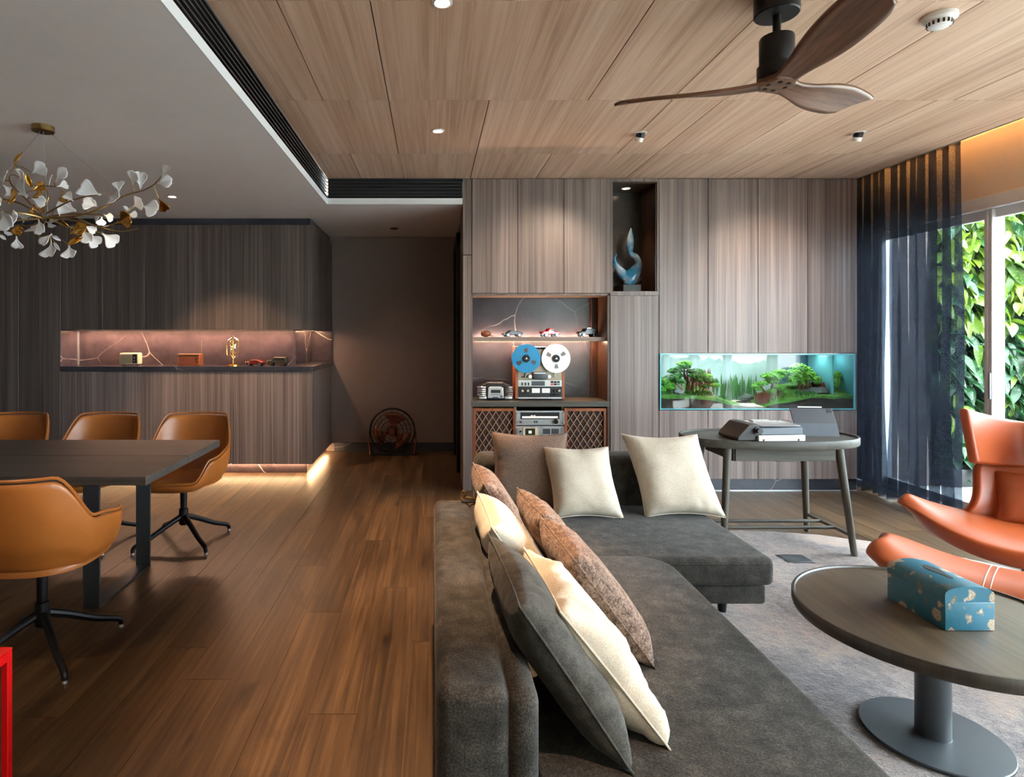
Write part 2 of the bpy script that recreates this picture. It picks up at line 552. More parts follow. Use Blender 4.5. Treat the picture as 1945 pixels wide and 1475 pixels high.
# ---- lower white ceiling (dining + passage) and its riser
lc = MB().box(XL, XRS - 0.09, YN, YE, ZC, ZC + 0.1).box(XRS - 0.09, 0.279, YB + 0.09, YE, ZC, ZC + 0.1).box(0.279, 0.40, 5.982, YE, ZC, ZC + 0.1).box(XRS - 0.09, XRS - 0.012, YN, YB + 0.09, ZC, ZC + 0.012).box(XRS - 0.012, 0.279, YB + 0.012, YB + 0.09, ZC, ZC + 0.012).build('ceiling', M_WHITE, smooth=None)
tag(lc, 'lower white plaster ceiling over the dining side and passage', 'ceiling', kind='structure')
tr = MB().box(XRS - 0.012, XRS, YN, YB + 0.012, ZC, ZC + 0.055).box(XRS, 0.279, YB, YB + 0.012, ZC, ZC + 0.055)
tag(tr.build('trim_1', M_LIP, smooth=None), 'white lip along the lower edge of the black vents', 'trim', kind='structure')
def grille(name, label, horizontal, a, b):
    t = thing(name, label, 'vent', (0, 0, 0))
    if horizontal:
        MB().box(a, b, YB + 0.06, YB + 0.08, ZC + 0.05, ZW + 0.01).build('backing', M_BLACKP, t, smooth=None)
    else:
        MB().box(XRS - 0.08, XRS - 0.06, a, b, ZC + 0.05, ZW + 0.01).build('backing', M_BLACKP, t, smooth=None)
    for i in range(6):
        z = ZC + 0.075 + i * 0.031
        if horizontal:
            MB().prism([(YB + 0.002, z), (YB + 0.045, z + 0.012), (YB + 0.045, z + 0.018), (YB + 0.002, z + 0.009)], 'X', a, b).build('slat', M_STEEL, t, smooth=None)
        else:
            MB().prism([(XRS - 0.002, z), (XRS - 0.045, z + 0.012), (XRS - 0.045, z + 0.018), (XRS - 0.002, z + 0.009)], 'Y', a, b).build('slat', M_STEEL, t, smooth=None)
    return t
grille('air_vent', 'long black slatted air vent running back along the ceiling step', False, 3.92, YB)
grille('air_vent', 'long black slatted air vent at the near end of the ceiling step', False, YN, 3.91)
grille('air_vent', 'short black slatted air vent above the passage', True, XRS, 0.279)

# ---- walls
def wallbox(name, label, mat, *bx):
    m = MB()
    for b in bx: m.box(*b)
    return tag(m.build(name, mat, smooth=None), label, 'wall', kind='structure')
wallbox('wall_end', 'taupe end wall of the dark passage', M_TAUPE, (-3.9, 0.6, YE, YE + 0.12, 0, ZC))
wallbox('wall_passage', 'dark brown side wall of the passage behind the cabinets', M_TAUPE, (0.30, 0.36, 5.95, YE, 0, ZC))
wallbox('wall_left', 'plain wall at the far left of the dining side', M_TAUPE, (XL - 0.12, XL, YN, YE, 0, ZC))
wallbox('wall_front', 'wall around the glazing behind the viewer', M_CREAM,
        (XL, 2.225, YN - 0.12, YN, 0, 3.1), (2.225, XR, YN - 0.12, YN, 2.5, 3.1))
wallbox('wall_back', 'wall hidden behind the cabinet wall', M_TAUPE, (0.36, 4.6, 6.0, 6.12, 0, 3.1))
wallbox('wall_dining', 'wall hidden behind the tall dining cabinet', M_TAUPE, (XL, -3.9, YL + 0.505, YL + 0.6, 0, ZC))
wallbox('wall_right', 'cream wall strip above the glazed doors', M_CREAM, (XR, XR + 0.12, YN, 6.0, 2.50, 3.1), (XR, XR + 0.12, YN, -1.1, 0, 2.5))
wallbox('ceiling_cove', 'cream top of the curtain recess', M_CREAM, (XCV, XR, YN, 6.0, 3.05, 3.1), (XCV - 0.02, XCV, YN, YB, ZW, 3.1))
wallbox('roof', 'flat roof slab over the room', M_CREAM, (XL - 0.2, XR + 0.3, YN - 0.2, YE + 0.2, 3.1, 3.3))
# hall door frame (dark slit at the right of the passage)
dj = MB().box(0.255, 0.30, 6.2, 6.3, 0, 2.5).box(0.255, 0.30, 7.1, 7.2, 0, 2.5).box(0.255, 0.30, 6.2, 7.2, 2.42, 2.5)
tag(dj.build('door_1', M_BLACK, smooth=None), 'dark door frame at the right side of the passage', 'door', kind='structure')
bb = MB().box(-1.21, 0.30, YE - 0.018, YE, 0, 0.105)
tag(bb.build('baseboard_end', M_MARBLEG, smooth=None), 'dark marble skirting at the end of the passage', 'baseboard', kind='structure')

# cove LED strip
t = thing('led_strip', 'warm light strip hidden in the curtain recess', 'light', (XCV + 0.04, 0, 2.99))
MB().box(-0.02, 0.02, YN + 0.2, YB + 0.3, 0.0, 0.012).build('channel', M_ALU, t, smooth=None)
MB().box(0.02, 0.026, YN + 0.25, YB + 0.25, 0.0, 0.012).build('diffuser', emit('cove_led', (1.0, 0.56, 0.26, 1), 240), t, smooth=None)

# ---- glazed doors on the right
def glazing(name, label, y0, y1):
    w = thing(name, label, 'window', (XR, y0, 0), kind='structure')
    L = y1 - y0
    st = 0.030
    MB().box(0.0, 0.10, 0.0, st, 0.04, 2.40).box(0.0, 0.10, L - st, L, 0.04, 2.40).box(0.03, 0.075, st, L - st, 2.33, 2.405).box(0.03, 0.075, st, L - st, 0.035, 0.10).build('sash', M_ALU, w, smooth=None, bevel=(0.004, 1))
    MB().box(0.048, 0.056, st, L - st, 0.10, 2.33).build('pane', M_GLASS, w, smooth=None)
    MB().box(-0.012, 0.0, L - st + 0.006, L - st + 0.024, 0.95, 1.15).build('handle', M_GREYA, w, smooth=None, bevel=(0.003, 2))
ys = [5.66, 4.55, 3.42, 2.28, 1.14, 0.0, -1.1, YN]
lab = ['glazed door panel behind the dark curtain', 'glazed door panel beyond the orange lounge chair', 'glazed door panel right of the lounge chair',
       'glazed door panel right of the coffee table', 'glazed door panel right of the sofa', 'glazed door panel beside the viewer', 'glazed door panel behind the viewer']
for i in range(6):
    glazing('window_%d' % (i + 1), lab[i], ys[i + 1] + 0.004, ys[i] - 0.004)
fr = MB().box(XR - 0.02, XR + 0.12, -1.1, 5.70, 2.40, 2.50).box(XR - 0.0, XR + 0.12, -1.1, 5.70, 0.0, 0.035).box(XR, XR + 0.12, 5.66, 6.0, 0, 2.5)
tag(fr.build('trim_2', M_ALU, smooth=None, bevel=(0.004, 1)), 'white aluminium head and sill of the glazed doors', 'trim', kind='structure')
# glazing behind the viewer
for i in range(2, 4):
    x0 = 0.2 + i * 1.0125; x1 = x0 + 1.0085
    w = thing('window_%d' % (5 + i), ['', '', 'garden window behind the viewer on the sofa side', 'garden window behind the viewer in the corner'][i], 'window', (x0, YN, 0), kind='structure')
    L = x1 - x0
    MB().box(0, 0.05, -0.07, -0.03, 0, 2.5).box(L - 0.05, L, -0.07, -0.03, 0, 2.5).box(0, L, -0.07, -0.03, 2.42, 2.5).box(0, L, -0.07, -0.03, 0, 0.08).build('sash', M_ALU, w, smooth=None, bevel=(0.004, 1))
    MB().box(0.05, L - 0.05, -0.054, -0.046, 0.08, 2.42).build('pane', M_GLASS, w, smooth=None)

pr = MB().box(XR + 0.12, 4.86, 5.80, 6.0, -0.25, 3.3).box(XR + 0.12, 4.90, 5.78, 6.02, -0.25, 0.02)
tag(pr.build('wall_outside', M_TAUPE, smooth=None), 'white outside wall pier seen through the curtain', 'wall', kind='structure')
# ---- outside: deck, ground, green wall
gd = MB().box(-30, 40, -40, 40, -0.35, -0.25)
tag(gd.build('ground', plain('pale_paving', srgb(226, 223, 216), 0.9, var=0.08, bscale=20), smooth=None), 'pale paving outside the glazed doors', 'ground', kind='structure')
dk = MB().box(XR + 0.12, 6.6, -1.5, 5.75, -0.25, -0.035).build('deck', M_DARK, smooth=None)
tag(dk, 'weathered timber deck outside the glazed doors', 'deck', kind='structure')
dm = MB().box(-0.066, 0.066, -3.6, 3.6, 0, 0.02).mesh('deck_board', W_DECK)
for i in range(16):
    o = bpy.data.objects.new('deck_board', dm); COL.objects.link(o); o.parent = dk
    o.location = (XR + 0.2 + i * 0.138, 2.12, -0.033)
# ================================================================== GREEN WALL OUTSIDE
def leaf_mesh(name, L, W, mat, droop=0.25):
    m = MB()
    rows = 7; vs = []; fs = []
    for i in range(rows + 1):
        t = i / rows
        w = W * (math.sin(PI * t ** 0.75)) ** 0.9 if 0 < t < 1 else 0.0008
        y = L * t
        z = -droop * L * t * t
        vs += [(-w, y, z + w * 0.35), (0, y, z), (w, y, z + w * 0.35)]
    for i in range(rows):
        a = i * 3
        fs += [(a, a + 1, a + 4, a + 3), (a + 1, a + 2, a + 5, a + 4)]
    m.add(vs, fs)
    return m.mesh(name, mat, 1.5)
def leafmat(name, a, b, stripe):
    t = NT(name)
    v = t.coords((1, 1, 1), 3.0)
    oi = t.t.nodes.new('ShaderNodeObjectInfo')
    base = t.mix(oi.outputs['Random'], a, b)
    # pale stripes that run from the midrib outwards
    tc = t.coords((22, 60, 1), 1.0)
    nz = t.noise(tc, 1, 2)
    f = t.ramp(nz, [(0.56, (0, 0, 0, 1)), (0.68, (1, 1, 1, 1))])
    t.set(t.mix(t.math('MULTIPLY', f, 0.55), base, stripe), 0.36)
    t.bsdf.inputs['Transmission Weight'].default_value = 0.0
    tl = t.t.nodes.new('ShaderNodeBsdfTranslucent'); t.l(base, tl.inputs[0])
    mx = t.t.nodes.new('ShaderNodeMixShader'); mx.inputs[0].default_value = 0.3
    t.l(t.bsdf.outputs[0], mx.inputs[1]); t.l(tl.outputs[0], mx.inputs[2]); t.l(mx.outputs[0], t.out.inputs[0])
    return t.m
L_DEEP = leafmat('striped_green_leaf', srgb(26, 66, 36), srgb(48, 96, 46), srgb(150, 176, 150))
L_SUNLIME = leafmat('sunlit_lime_leaf', srgb(58, 96, 24), srgb(120, 142, 42), srgb(160, 176, 96))  # lime tone, also carries painted sunlight for the upper leaves
M_HEDGE = plain('dark_planting_felt', srgb(20, 34, 22), 0.9, var=0.3, bscale=60)

def green_wall():
    t = thing('green_wall', 'lush vertical garden of striped green leaves outside the glazed doors', 'plants', (0, 5.80, 0))
    MB().box(4.9, 7.4, 0.06, 0.2, -0.25, 3.6).build('planting_felt', M_HEDGE, t, smooth=None)
    MB().prism([(-0.13, -0.03), (0.06, -0.03), (0.06, 0.16), (-0.16, 0.16)], 'X', 4.9, 7.4).build('planter', M_STEEL, t, smooth=None, bevel=(0.006, 2))
    meshes = [leaf_mesh('leaf', 0.24, 0.038, L_DEEP), leaf_mesh('leaf', 0.20, 0.045, L_DEEP, 0.4), leaf_mesh('leaf', 0.17, 0.052, L_SUNLIME, 0.3), leaf_mesh('leaf', 0.21, 0.03, L_SUNLIME, 0.5)]
    r = random.Random(21)
    def place(x, z):
        up = z > 1.55 or r.random() < 0.16  # high leaves mostly take the yellow-green copy: sunlight put into their colour
        me = meshes[r.choice((2, 3))] if up and r.random() < 0.85 else meshes[r.choice((0, 1))]
        return me, (x, r.uniform(-0.16, 0.02), z), (math.radians(r.uniform(-75, -10)), r.uniform(-0.5, 0.5), PI + r.uniform(-1.0, 1.0))
    for i in range(300):
        me, lo, ro = place(r.uniform(4.88, 5.75), 0.22 + 2.5 * r.random())
        o = bpy.data.objects.new('leaf', me); COL.objects.link(o); o.parent = t
        o.location = lo; o.rotation_euler = ro
        s = r.uniform(0.75, 1.2); o.scale = (s, s, s)
    for grp, mat in ((0, L_DEEP), (1, L_SUNLIME)):
        m = MB()
        for i in range(1500):
            me, lo, ro = place(r.uniform(4.9, 7.4), 0.18 + 3.3 * r.random())
            if (me.materials[0] is L_SUNLIME) != bool(grp): continue
            M = Matrix.Translation((lo[0], lo[1] + 0.06, lo[2])) @ Matrix.Rotation(ro[2], 4, 'Z') @ Matrix.Rotation(ro[1], 4, 'Y') @ Matrix.Rotation(ro[0], 4, 'X')
            m.add([M @ v.co for v in me.vertices], [tuple(p.vertices) for p in me.polygons])
        o = m.build('foliage', mat, t, smooth=1.5); o['kind'] = 'stuff'
green_wall()

t = thing('added_hedge', 'unseen added hedge at the deck edge that dulls the aquarium reflection', 'hedge', (7.0, -0.6, -0.25))  # out of view, added to darken what the aquarium glass mirrors
MB().box(-0.3, 0.3, -6.5, 6.1, 0, 0.35).build('planter', M_STEEL, t, smooth=None, bevel=(0.01, 2))
m = MB(); rh = random.Random(8)
for i in range(190):
    m.ico((rh.uniform(-0.2, 0.2), rh.uniform(-6.4, 6.0), rh.uniform(0.35, 0.85)), rh.uniform(0.15, 0.3), rh.uniform(0.2, 0.4), rh.uniform(0.15, 0.3), 2, 0.7, i)
m.build('crown', L_DEEP, t, smooth=None)
# hedge that the garden windows look onto (mirrored in the aquarium glass)
t = thing('garden_hedge', 'tall leafy garden hedge behind the viewer', 'hedge', (3.0, -5.6, -0.25))
for i in range(6):
    MB().cyl((-3 + 1.2 * i, 0, 0), (-3 + 1.2 * i, 0.1, 2.2), 0.06, 0.04, 8).build('trunk', W_WALNUT, t)
m = MB(); rh = random.Random(5)
for i in range(150):
    m.ico((rh.uniform(-3.6, 3.6), rh.uniform(-0.5, 0.5), rh.uniform(0.3, 4.6)), rh.uniform(0.25, 0.5), rh.uniform(0.25, 0.5), rh.uniform(0.2, 0.4), 2, 0.7, i)
m.build('crown', L_SUNLIME, t, smooth=None)

# ================================================================== CURTAIN
def curtain():
    t = NT('sheer_navy_linen')
    t.t.nodes.remove(t.bsdf)
    v = t.coords((1, 1, 1))
    nz = t.noise(v, 420, 2, 0.7)
    weave = t.ramp(nz, [(0.42, srgb(20, 21, 25)), (0.66, srgb(66, 71, 84))])
    df = t.t.nodes.new('ShaderNodeBsdfDiffuse'); t.l(weave, df.inputs[0])
    tl = t.t.nodes.new('ShaderNodeBsdfTranslucent'); t.l(weave, tl.inputs[0])
    m1 = t.t.nodes.new('ShaderNodeMixShader'); m1.inputs[0].default_value = 0.6
    t.l(df.outputs[0], m1.inputs[1]); t.l(tl.outputs[0], m1.inputs[2])
    tr = t.t.nodes.new('ShaderNodeBsdfTransparent'); tr.inputs[0].default_value = (0.86, 0.92, 1, 1)
    op = t.ramp(t.noise(v, 300, 2), [(0.38, (0.62, 0.62, 0.62, 1)), (0.60, (0.14, 0.14, 0.14, 1))])
    m2 = t.t.nodes.new('ShaderNodeMixShader'); t.l(op, m2.inputs[0])
    t.l(m1.outputs[0], m2.inputs[1]); t.l(tr.outputs[0], m2.inputs[2]); t.l(m2.outputs[0], t.out.inputs[0])
    c = thing('curtain', 'dark navy sheer curtain gathered between cabinet wall and glazed doors', 'curtain', (3.99, 0, 0))
    r = random.Random(4)
    n = 11
    pts = []
    y = 5.62
    for i in range(n * 2 + 1):
        pts.append((y, (0.072 if i % 2 else -0.072) * r.uniform(0.6, 1.1)))
        y -= r.uniform(0.036, 0.066)
    span = pts[0][0] - pts[-1][0]
    sclv = (5.62 - 4.50) / span
    pts = [(5.62 - (5.62 - a) * sclv, b) for a, b in pts]
    path = crom([(b, a, 0) for a, b in pts], 7)
    def fn(u, vv):
        p = path[min(len(path) - 1, int(round(u * (len(path) - 1))))]
        k = 0.72 + 0.3 * sstep(0, 0.5, vv)
        wob = 0.015 * math.sin(9 * vv + p[1] * 20) * vv
        return (p[0] * k + wob, p[1] + 0.012 * math.sin(6 * vv + p[1] * 9) * vv - 0.02 * vv * sstep(4.9, 4.5, p[1]), 2.96 - vv * 2.94)
    MB().grid(fn, len(path) - 1, 36).build('drape', t.m, c, smooth=3.2)
    MB().box(-0.07, 0.07, -2.0, 5.9, 2.975, 2.998).build('track', M_ALU, c, smooth=None)
    # folded heading tape at the top of the drape
    def hd(u, vv):
        p = fn(u, 0.0); return (p[0] * 1.05, p[1], 2.975 - 0.085 * vv)
    MB().grid(hd, len(path) - 1, 1).build('heading_tape', t.m, c, smooth=3.2)
curtain()

# ================================================================== RIGHT-HAND CABINET WALL
def door(parent, x0, x1, z0, z1, y, mat=None, th=0.02, name='door'):
    g = 0.0022
    cx, cz = (x0 + x1) / 2, (z0 + z1) / 2
    o = MB().box(x0 - cx + g, x1 - cx - g, 0, th, z0 - cz + g, z1 - cz - g).build(name, mat or W_CAB, parent, smooth=None, bevel=(0.0015, 1))
    o.location = (cx, y, cz)
    return o
ZT = ZW - 0.004
t = thing('cabinet_end_panel', 'narrow grey-brown veneer end panel beside the passage', 'panel')
door(t, 0.281, 0.364, 1.45 + 149 / 206.2, ZT, YB - 0.002, th=0.5, name='panel')
door(t, 0.281, 0.364, 0.0, 1.45 + 149 / 206.2, YB - 0.002, th=0.5, name='panel')

t = thing('upper_cabinet', 'upper cabinet with three plain veneer doors above the hi-fi shelves', 'cabinet')
MB().box(0.366, 1.637, YB + 0.022, 5.95, 1.823, ZT).build('body', M_DARK, t, smooth=None)
for a, b in ((0.366, 0.786), (0.786, 1.212), (1.212, 1.639)):
    door(t, a, b, 1.819, ZT, YB)

# open hi-fi niche
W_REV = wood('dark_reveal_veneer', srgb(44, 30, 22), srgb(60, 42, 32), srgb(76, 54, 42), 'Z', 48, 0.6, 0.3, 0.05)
t = thing('shelf_unit', 'open hi-fi niche with dark marble back and veneer shelves', 'shelf')
MB().box(0.366, 1.637, 5.85, 5.88, 0.0, 1.818).build('marble_back', M_MARBLEG, t, smooth=None)
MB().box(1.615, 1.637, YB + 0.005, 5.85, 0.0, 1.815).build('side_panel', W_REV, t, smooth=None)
MB().box(0.366, 0.372, YB + 0.005, 5.85, 0.0, 1.815).build('side_panel', W_CAB, t, smooth=None)
MB().box(0.366, 1.637, YB + 0.005, 5.85, 1.80, 1.818).build('top_panel', W_CABD, t, smooth=None)
W_SHELF = wood('shelf_veneer', srgb(96, 80, 70), srgb(130, 112, 100), srgb(158, 140, 126), 'X', 48, 0.55, 0.4, 0.05)
MB().box(0.372, 1.615, YB + 0.07, 5.81, 1.377, 1.416).build('shelf', W_SHELF, t, smooth=None, bevel=(0.001, 1))
MB().box(0.366, 1.637, YB - 0.002, 5.85, 0.776, 0.824).build('counter', W_DESK, t, smooth=None, bevel=(0.001, 1))
MB().box(0.366, 1.637, YB + 0.02, 5.85, 0.0, 0.02).build('bottom_panel', W_CABD, t, smooth=None)
# vertical wood reveal at the right of the marble
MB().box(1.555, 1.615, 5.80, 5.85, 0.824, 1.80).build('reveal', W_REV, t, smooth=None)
l = thing('led_strip', 'warm light strip behind the hi-fi shelf', 'light', (0.99, 5.83, 1.39))
MB().box(-0.60, 0.58, -0.018, 0.018, 0.004, 0.012).build('channel', M_ALU, l, smooth=None)
MB().box(-0.58, 0.56, -0.085, -0.070, -0.0155, -0.0131).box(-0.58, 0.56, -0.014, -0.004, 0.012, 0.0155).build('diffuser', emit('shelf_led', (1.0, 0.58, 0.36, 1), 200), l, smooth=None)

# display niche
t = thing('display_niche', 'tall narrow display niche with dark marble back and pale frame', 'niche')
MB().box(1.639, 1.661, YB, 5.90, 1.80, ZT).box(2.072, 2.088, YB, 5.90, 1.80, ZT).box(1.661, 2.072, YB, 5.90, 1.80, 1.838).box(1.661, 2.072, YB, 5.90, 2.847, ZT).build('frame', W_CAB, t, smooth=None)
MB().box(1.661, 2.072, 5.86, 5.90, 1.838, 2.847).build('marble_back', marble('black_marble', srgb(30, 26, 26), srgb(44, 38, 36), srgb(150, 130, 120), 1.6), t, smooth=None)
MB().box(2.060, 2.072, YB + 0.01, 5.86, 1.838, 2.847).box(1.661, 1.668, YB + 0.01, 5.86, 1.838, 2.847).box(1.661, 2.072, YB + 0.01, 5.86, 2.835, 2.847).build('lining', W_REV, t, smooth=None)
t = thing('cabinet', 'narrow veneer cabinet below the display niche', 'cabinet')
MB().box(1.641, 2.086, YB + 0.022, 5.95, 0.11, 1.797).build('body', M_DARK, t, smooth=None)
door(t, 1.639, 2.089, 0.107, 1.80, YB)

t = thing('upper_cabinet', 'tall veneer cabinet with four doors above the aquarium', 'cabinet')
MB().box(2.092, 3.912, YB + 0.022, 5.95, 1.275, ZT).build('body', M_DARK, t, smooth=None)
XS = [2.09, 2.541, 3.002, 3.458, 3.914]
for a, b in zip(XS[:-1], XS[1:]): door(t, a, b, 1.268, ZT, YB)
t = thing('base_cabinet', 'low veneer cabinet with four doors under the aquarium', 'cabinet')
MB().box(2.092, 3.912, YB + 0.022, 5.95, 0.11, 0.73).build('body', M_DARK, t, smooth=None)
for a, b in zip(XS[:-1], XS[1:]): door(t, a, b, 0.107, 0.745, YB)
t = MB().box(3.895, 3.914, YB + 0.004, 5.95, 0.745, 1.268).build('cabinet_end_panel', W_CABD, smooth=None)
tag(t, 'short dark veneer strip at the curtain end of the aquarium', 'panel')
bb = MB().box(1.64, 3.914, YB + 0.012, YB + 0.03, 0, 0.107)
tag(bb.build('baseboard_back', M_MARBLEG, smooth=None), 'slate marble skirting under the cabinet wall', 'baseboard', kind='structure')
bb = MB().box(1.64, 3.914, YB + 0.004, YB + 0.012, 0, 0.006)
tag(bb.build('trim_3', M_SILV, smooth=None), 'thin metal strip along the cabinet skirting', 'trim', kind='structure')

# ================================================================== DINING CABINET WALL (left)
XC = -1.235
XN = -3.837
ZN0, ZN1 = 1.11, 1.485
YS = 7.34
t = thing('upper_cabinet', 'dark veneer upper cabinet over the lit dining niche', 'cabinet')
MB().box(XN, XC - 0.02, YL + 0.022, YE - 0.02, ZN1 + 0.004, 2.57).build('body', M_DARK, t, smooth=None)
xs = [XN + i * (XC - XN) / 6 for i in range(7)]
for a, b in zip(xs[:-1], xs[1:]): door(t, a, b, ZN1, 2.572, YL, W_CABD)
for a, b in ((YL, 6.55), (6.55, 6.95), (6.95, YS)):
    MB().box(XC - 0.02, XC, a + 0.001, b - 0.001, ZN1, 2.572).build('side_panel', W_CABD, t, smooth=None)
MB().box(XN + 0.003, XC - 0.003, YL + 0.003, 6.335, ZN1 - 0.006, ZN1).box(XN + 0.003, -1.42, 6.365, 6.50, ZN1 - 0.006, ZN1).box(-1.483, -1.42, 6.50, YE - 0.02, ZN1 - 0.006, ZN1).box(-1.38, XC - 0.003, 6.335, YE - 0.02, ZN1 - 0.006, ZN1).build('soffit', W_CABD, t, smooth=None)
t = thing('tall_cabinet', 'full-height dark veneer cabinet at the far left behind the chandelier', 'cabinet')
MB().box(-5.99, XN - 0.005, YL + 0.022, YL + 0.5, 0.1, 2.57).build('body', M_DARK, t, smooth=None)
xs2 = [-5.99, -5.57, -5.14, -4.70, -4.27, XN]
for a, b in zip(xs2[:-1], xs2[1:]): door(t, a, b, 0.097, 2.572, YL, W_CABD)
t = thing('base_cabinet', 'low veneer cabinet with plain doors under the lit dining niche', 'cabinet')
MB().box(XN, XC - 0.025, YL + 0.03, YE - 0.02, 0.105, ZN0 - 0.055).build('body', M_DARK, t, smooth=None)
xl = [XN, -3.42, -2.974, -2.528, -2.082, -1.636, XC - 0.005]
for a, b in zip(xl[:-1], xl[1:]): door(t, a, b, 0.097, ZN0 - 0.052, YL + 0.008, W_CAB)
for a, b in ((YL + 0.03, 6.58), (6.58, 6.96), (6.96, YS)):
    MB().box(XC - 0.025, XC - 0.005, a + 0.001, b - 0.001, 0.097, ZN0 - 0.052).build('side_panel', W_CAB, t, smooth=None)
cn = MB().prism([(XN, YL - 0.012), (XC + 0.0, YL - 0.012), (XC + 0.012, YL), (XC + 0.012, YS), (XN, YS)], 'Z', ZN0 - 0.05, ZN0)
tag(cn.build('countertop', M_MARBLEG, smooth=None, bevel=(0.002, 1)), 'dark marble countertop in the lit dining niche', 'countertop')
nb = thing('niche_lining', 'veined dark marble lining of the lit dining niche', 'panel')
MB().box(XN + 0.002, -1.483, 6.46, 6.49, ZN0, ZN1 - 0.006).build('marble_back', M_MARBLE, nb, smooth=None)
MB().box(XN - 0.02, XN, YL + 0.002, 6.46, ZN0, ZN1 - 0.006).build('marble_side', M_MARBLE, nb, smooth=None)
MB().box(-1.513, -1.483, 6.49, YS - 0.02, ZN0, ZN1 - 0.006).build('marble_side', M_MARBLE, nb, smooth=None)
MB().box(-1.483, XC, YS - 0.02, YS, ZN0, ZN1 - 0.006).build('marble_side', M_MARBLE, nb, smooth=None)
MB().box(XN, XN + 0.006, 6.43, 6.46, ZN0, ZN1 - 0.006).build('edge_strip', M_SILV, nb, smooth=None)
l = thing('led_strip', 'warm light strip under the upper dining cabinet', 'light', (-2.66, 6.35, ZN1 - 0.006))
MB().box(-1.15, 1.17, -0.012, 0.012, 0.0046, 0.009).build('channel', M_ALU, l, smooth=None)
MB().box(-1.13, 1.15, -0.009, 0.009, 0.0006, 0.0045).build('diffuser', emit('niche_led', (1.0, 0.56, 0.34, 1), 110), l, smooth=None)
l = thing('led_strip', 'warm light strip around the corner of the dining niche', 'light', (-1.40, 6.9, ZN1 - 0.006))
MB().box(-0.012, 0.012, -0.40, 0.40, 0.0046, 0.009).build('channel', M_ALU, l, smooth=None)
MB().box(-0.009, 0.009, -0.38, 0.38, 0.0006, 0.0045).build('diffuser', emit('niche_led_side', (1.0, 0.56, 0.32, 1), 45), l, smooth=None)
tk = MB().box(-6.0, XC - 0.07, YL + 0.06, YL + 0.08, 0, 0.1).box(XC - 0.09, XC - 0.07, YL + 0.08, YS, 0, 0.1)
tag(tk.build('baseboard_dining', M_MARBLE, smooth=None), 'veined marble plinth under the dining cabinet', 'baseboard', kind='structure')
l = thing('led_strip', 'warm light strip under the low dining cabinet', 'light', (-2.6, YL + 0.045, 0.097))
MB().box(-1.3, 1.3, -0.012, 0.012, 0.001, 0.006).build('channel', M_ALU, l, smooth=None)
MB().box(-1.28, 1.28, -0.008, 0.008, -0.002, 0.001).build('diffuser', emit('plinth_led', (1.0, 0.60, 0.30, 1), 50), l, smooth=None)
l = thing('led_strip', 'warm light strip under the passage side of the dining cabinet', 'light', (XC - 0.05, 6.74, 0.097))
MB().box(-0.012, 0.012, -0.55, 0.55, 0.001, 0.006).build('channel', M_ALU, l, smooth=None)
MB().box(-0.008, 0.008, -0.54, 0.54, -0.002, 0.001).build('diffuser', emit('plinth_led_side', (1.0, 0.60, 0.30, 1), 60), l, smooth=None)
tb = MB().box(-6.0, XC - 0.03, YL + 0.02, YL + 0.05, 2.572, ZC).box(XC - 0.05, XC - 0.03, YL + 0.05, YS, 2.572, ZC)
tag(tb.build('trim_4', M_MARBLEG, smooth=None), 'dark marble band between dining cabinet and ceiling', 'trim', kind='structure')
# ================================================================== RUG
def rug():
    t = NT('mauve_grey_rug')
    v = t.coords((1, 1, 1))
    nb = t.noise(v, 2.2, 5, 0.6, 0.8)
    nf = t.noise(v, 180, 2, 0.7)
    nm = t.noise(v, 30, 3, 0.6)
    f = t.math('ADD', t.math('MULTIPLY', nb, 0.55), t.math('ADD', t.math('MULTIPLY', nm, 0.22), t.math('MULTIPLY', nf, 0.23)))
    c = t.ramp(f, [(0.40, srgb(92, 83, 84)), (0.48, srgb(130, 117, 115)), (0.54, srgb(158, 142, 135)), (0.62, srgb(176, 148, 128))])
    t.set(c, 1.0); t.bsdf.inputs['Sheen Weight'].default_value = 0.4; t.bsdf.inputs['Specular IOR Level'].default_value = 0.05
    t.bump(t.math('ADD', nf, t.math('MULTIPLY', nm, 1.2)), 1.0, 0.012)
    R = 1.66
    m = MB()
    nr, na = 60, 180
    vs = [(0, 0, 0.014)]; fs = []
    for i in range(1, nr + 1):
        r = R * (i / nr)
        for j in range(na):
            a = 2 * PI * j / na
            x, y = r * math.cos(a), r * math.sin(a)
            z = 0.014 + 0.005 * mnoise.noise(Vector((x * 22, y * 34, 0))) if i < nr else 0.0
            vs.append((x, y, z))
    for j in range(na): fs.append((0, 1 + j, 1 + (j + 1) % na))
    for i in range(nr - 1):
        for j in range(na):
            a, b = 1 + i * na + j, 1 + i * na + (j + 1) % na
            fs.append((a, a + na, b + na, b))
    m.add(vs, fs)
    o = m.build('rug', t.m, smooth=3.2, loc=(2.2, 2.7, 0.001))
    tag(o, 'round mauve-grey shaggy rug under the coffee table', 'rug')
rug()
fb = thing('floor_box', 'flat square grey floor outlet lid lying in the rug', 'outlet', (2.31, 3.79, 0.014))
MB().box(-0.075, 0.075, -0.06, 0.06, 0, 0.006).build('lid', M_GUN, fb, smooth=None, bevel=(0.002, 2))
MB().box(-0.085, 0.085, -0.07, 0.07, -0.002, 0.003).build('frame', M_STEEL, fb, smooth=None)

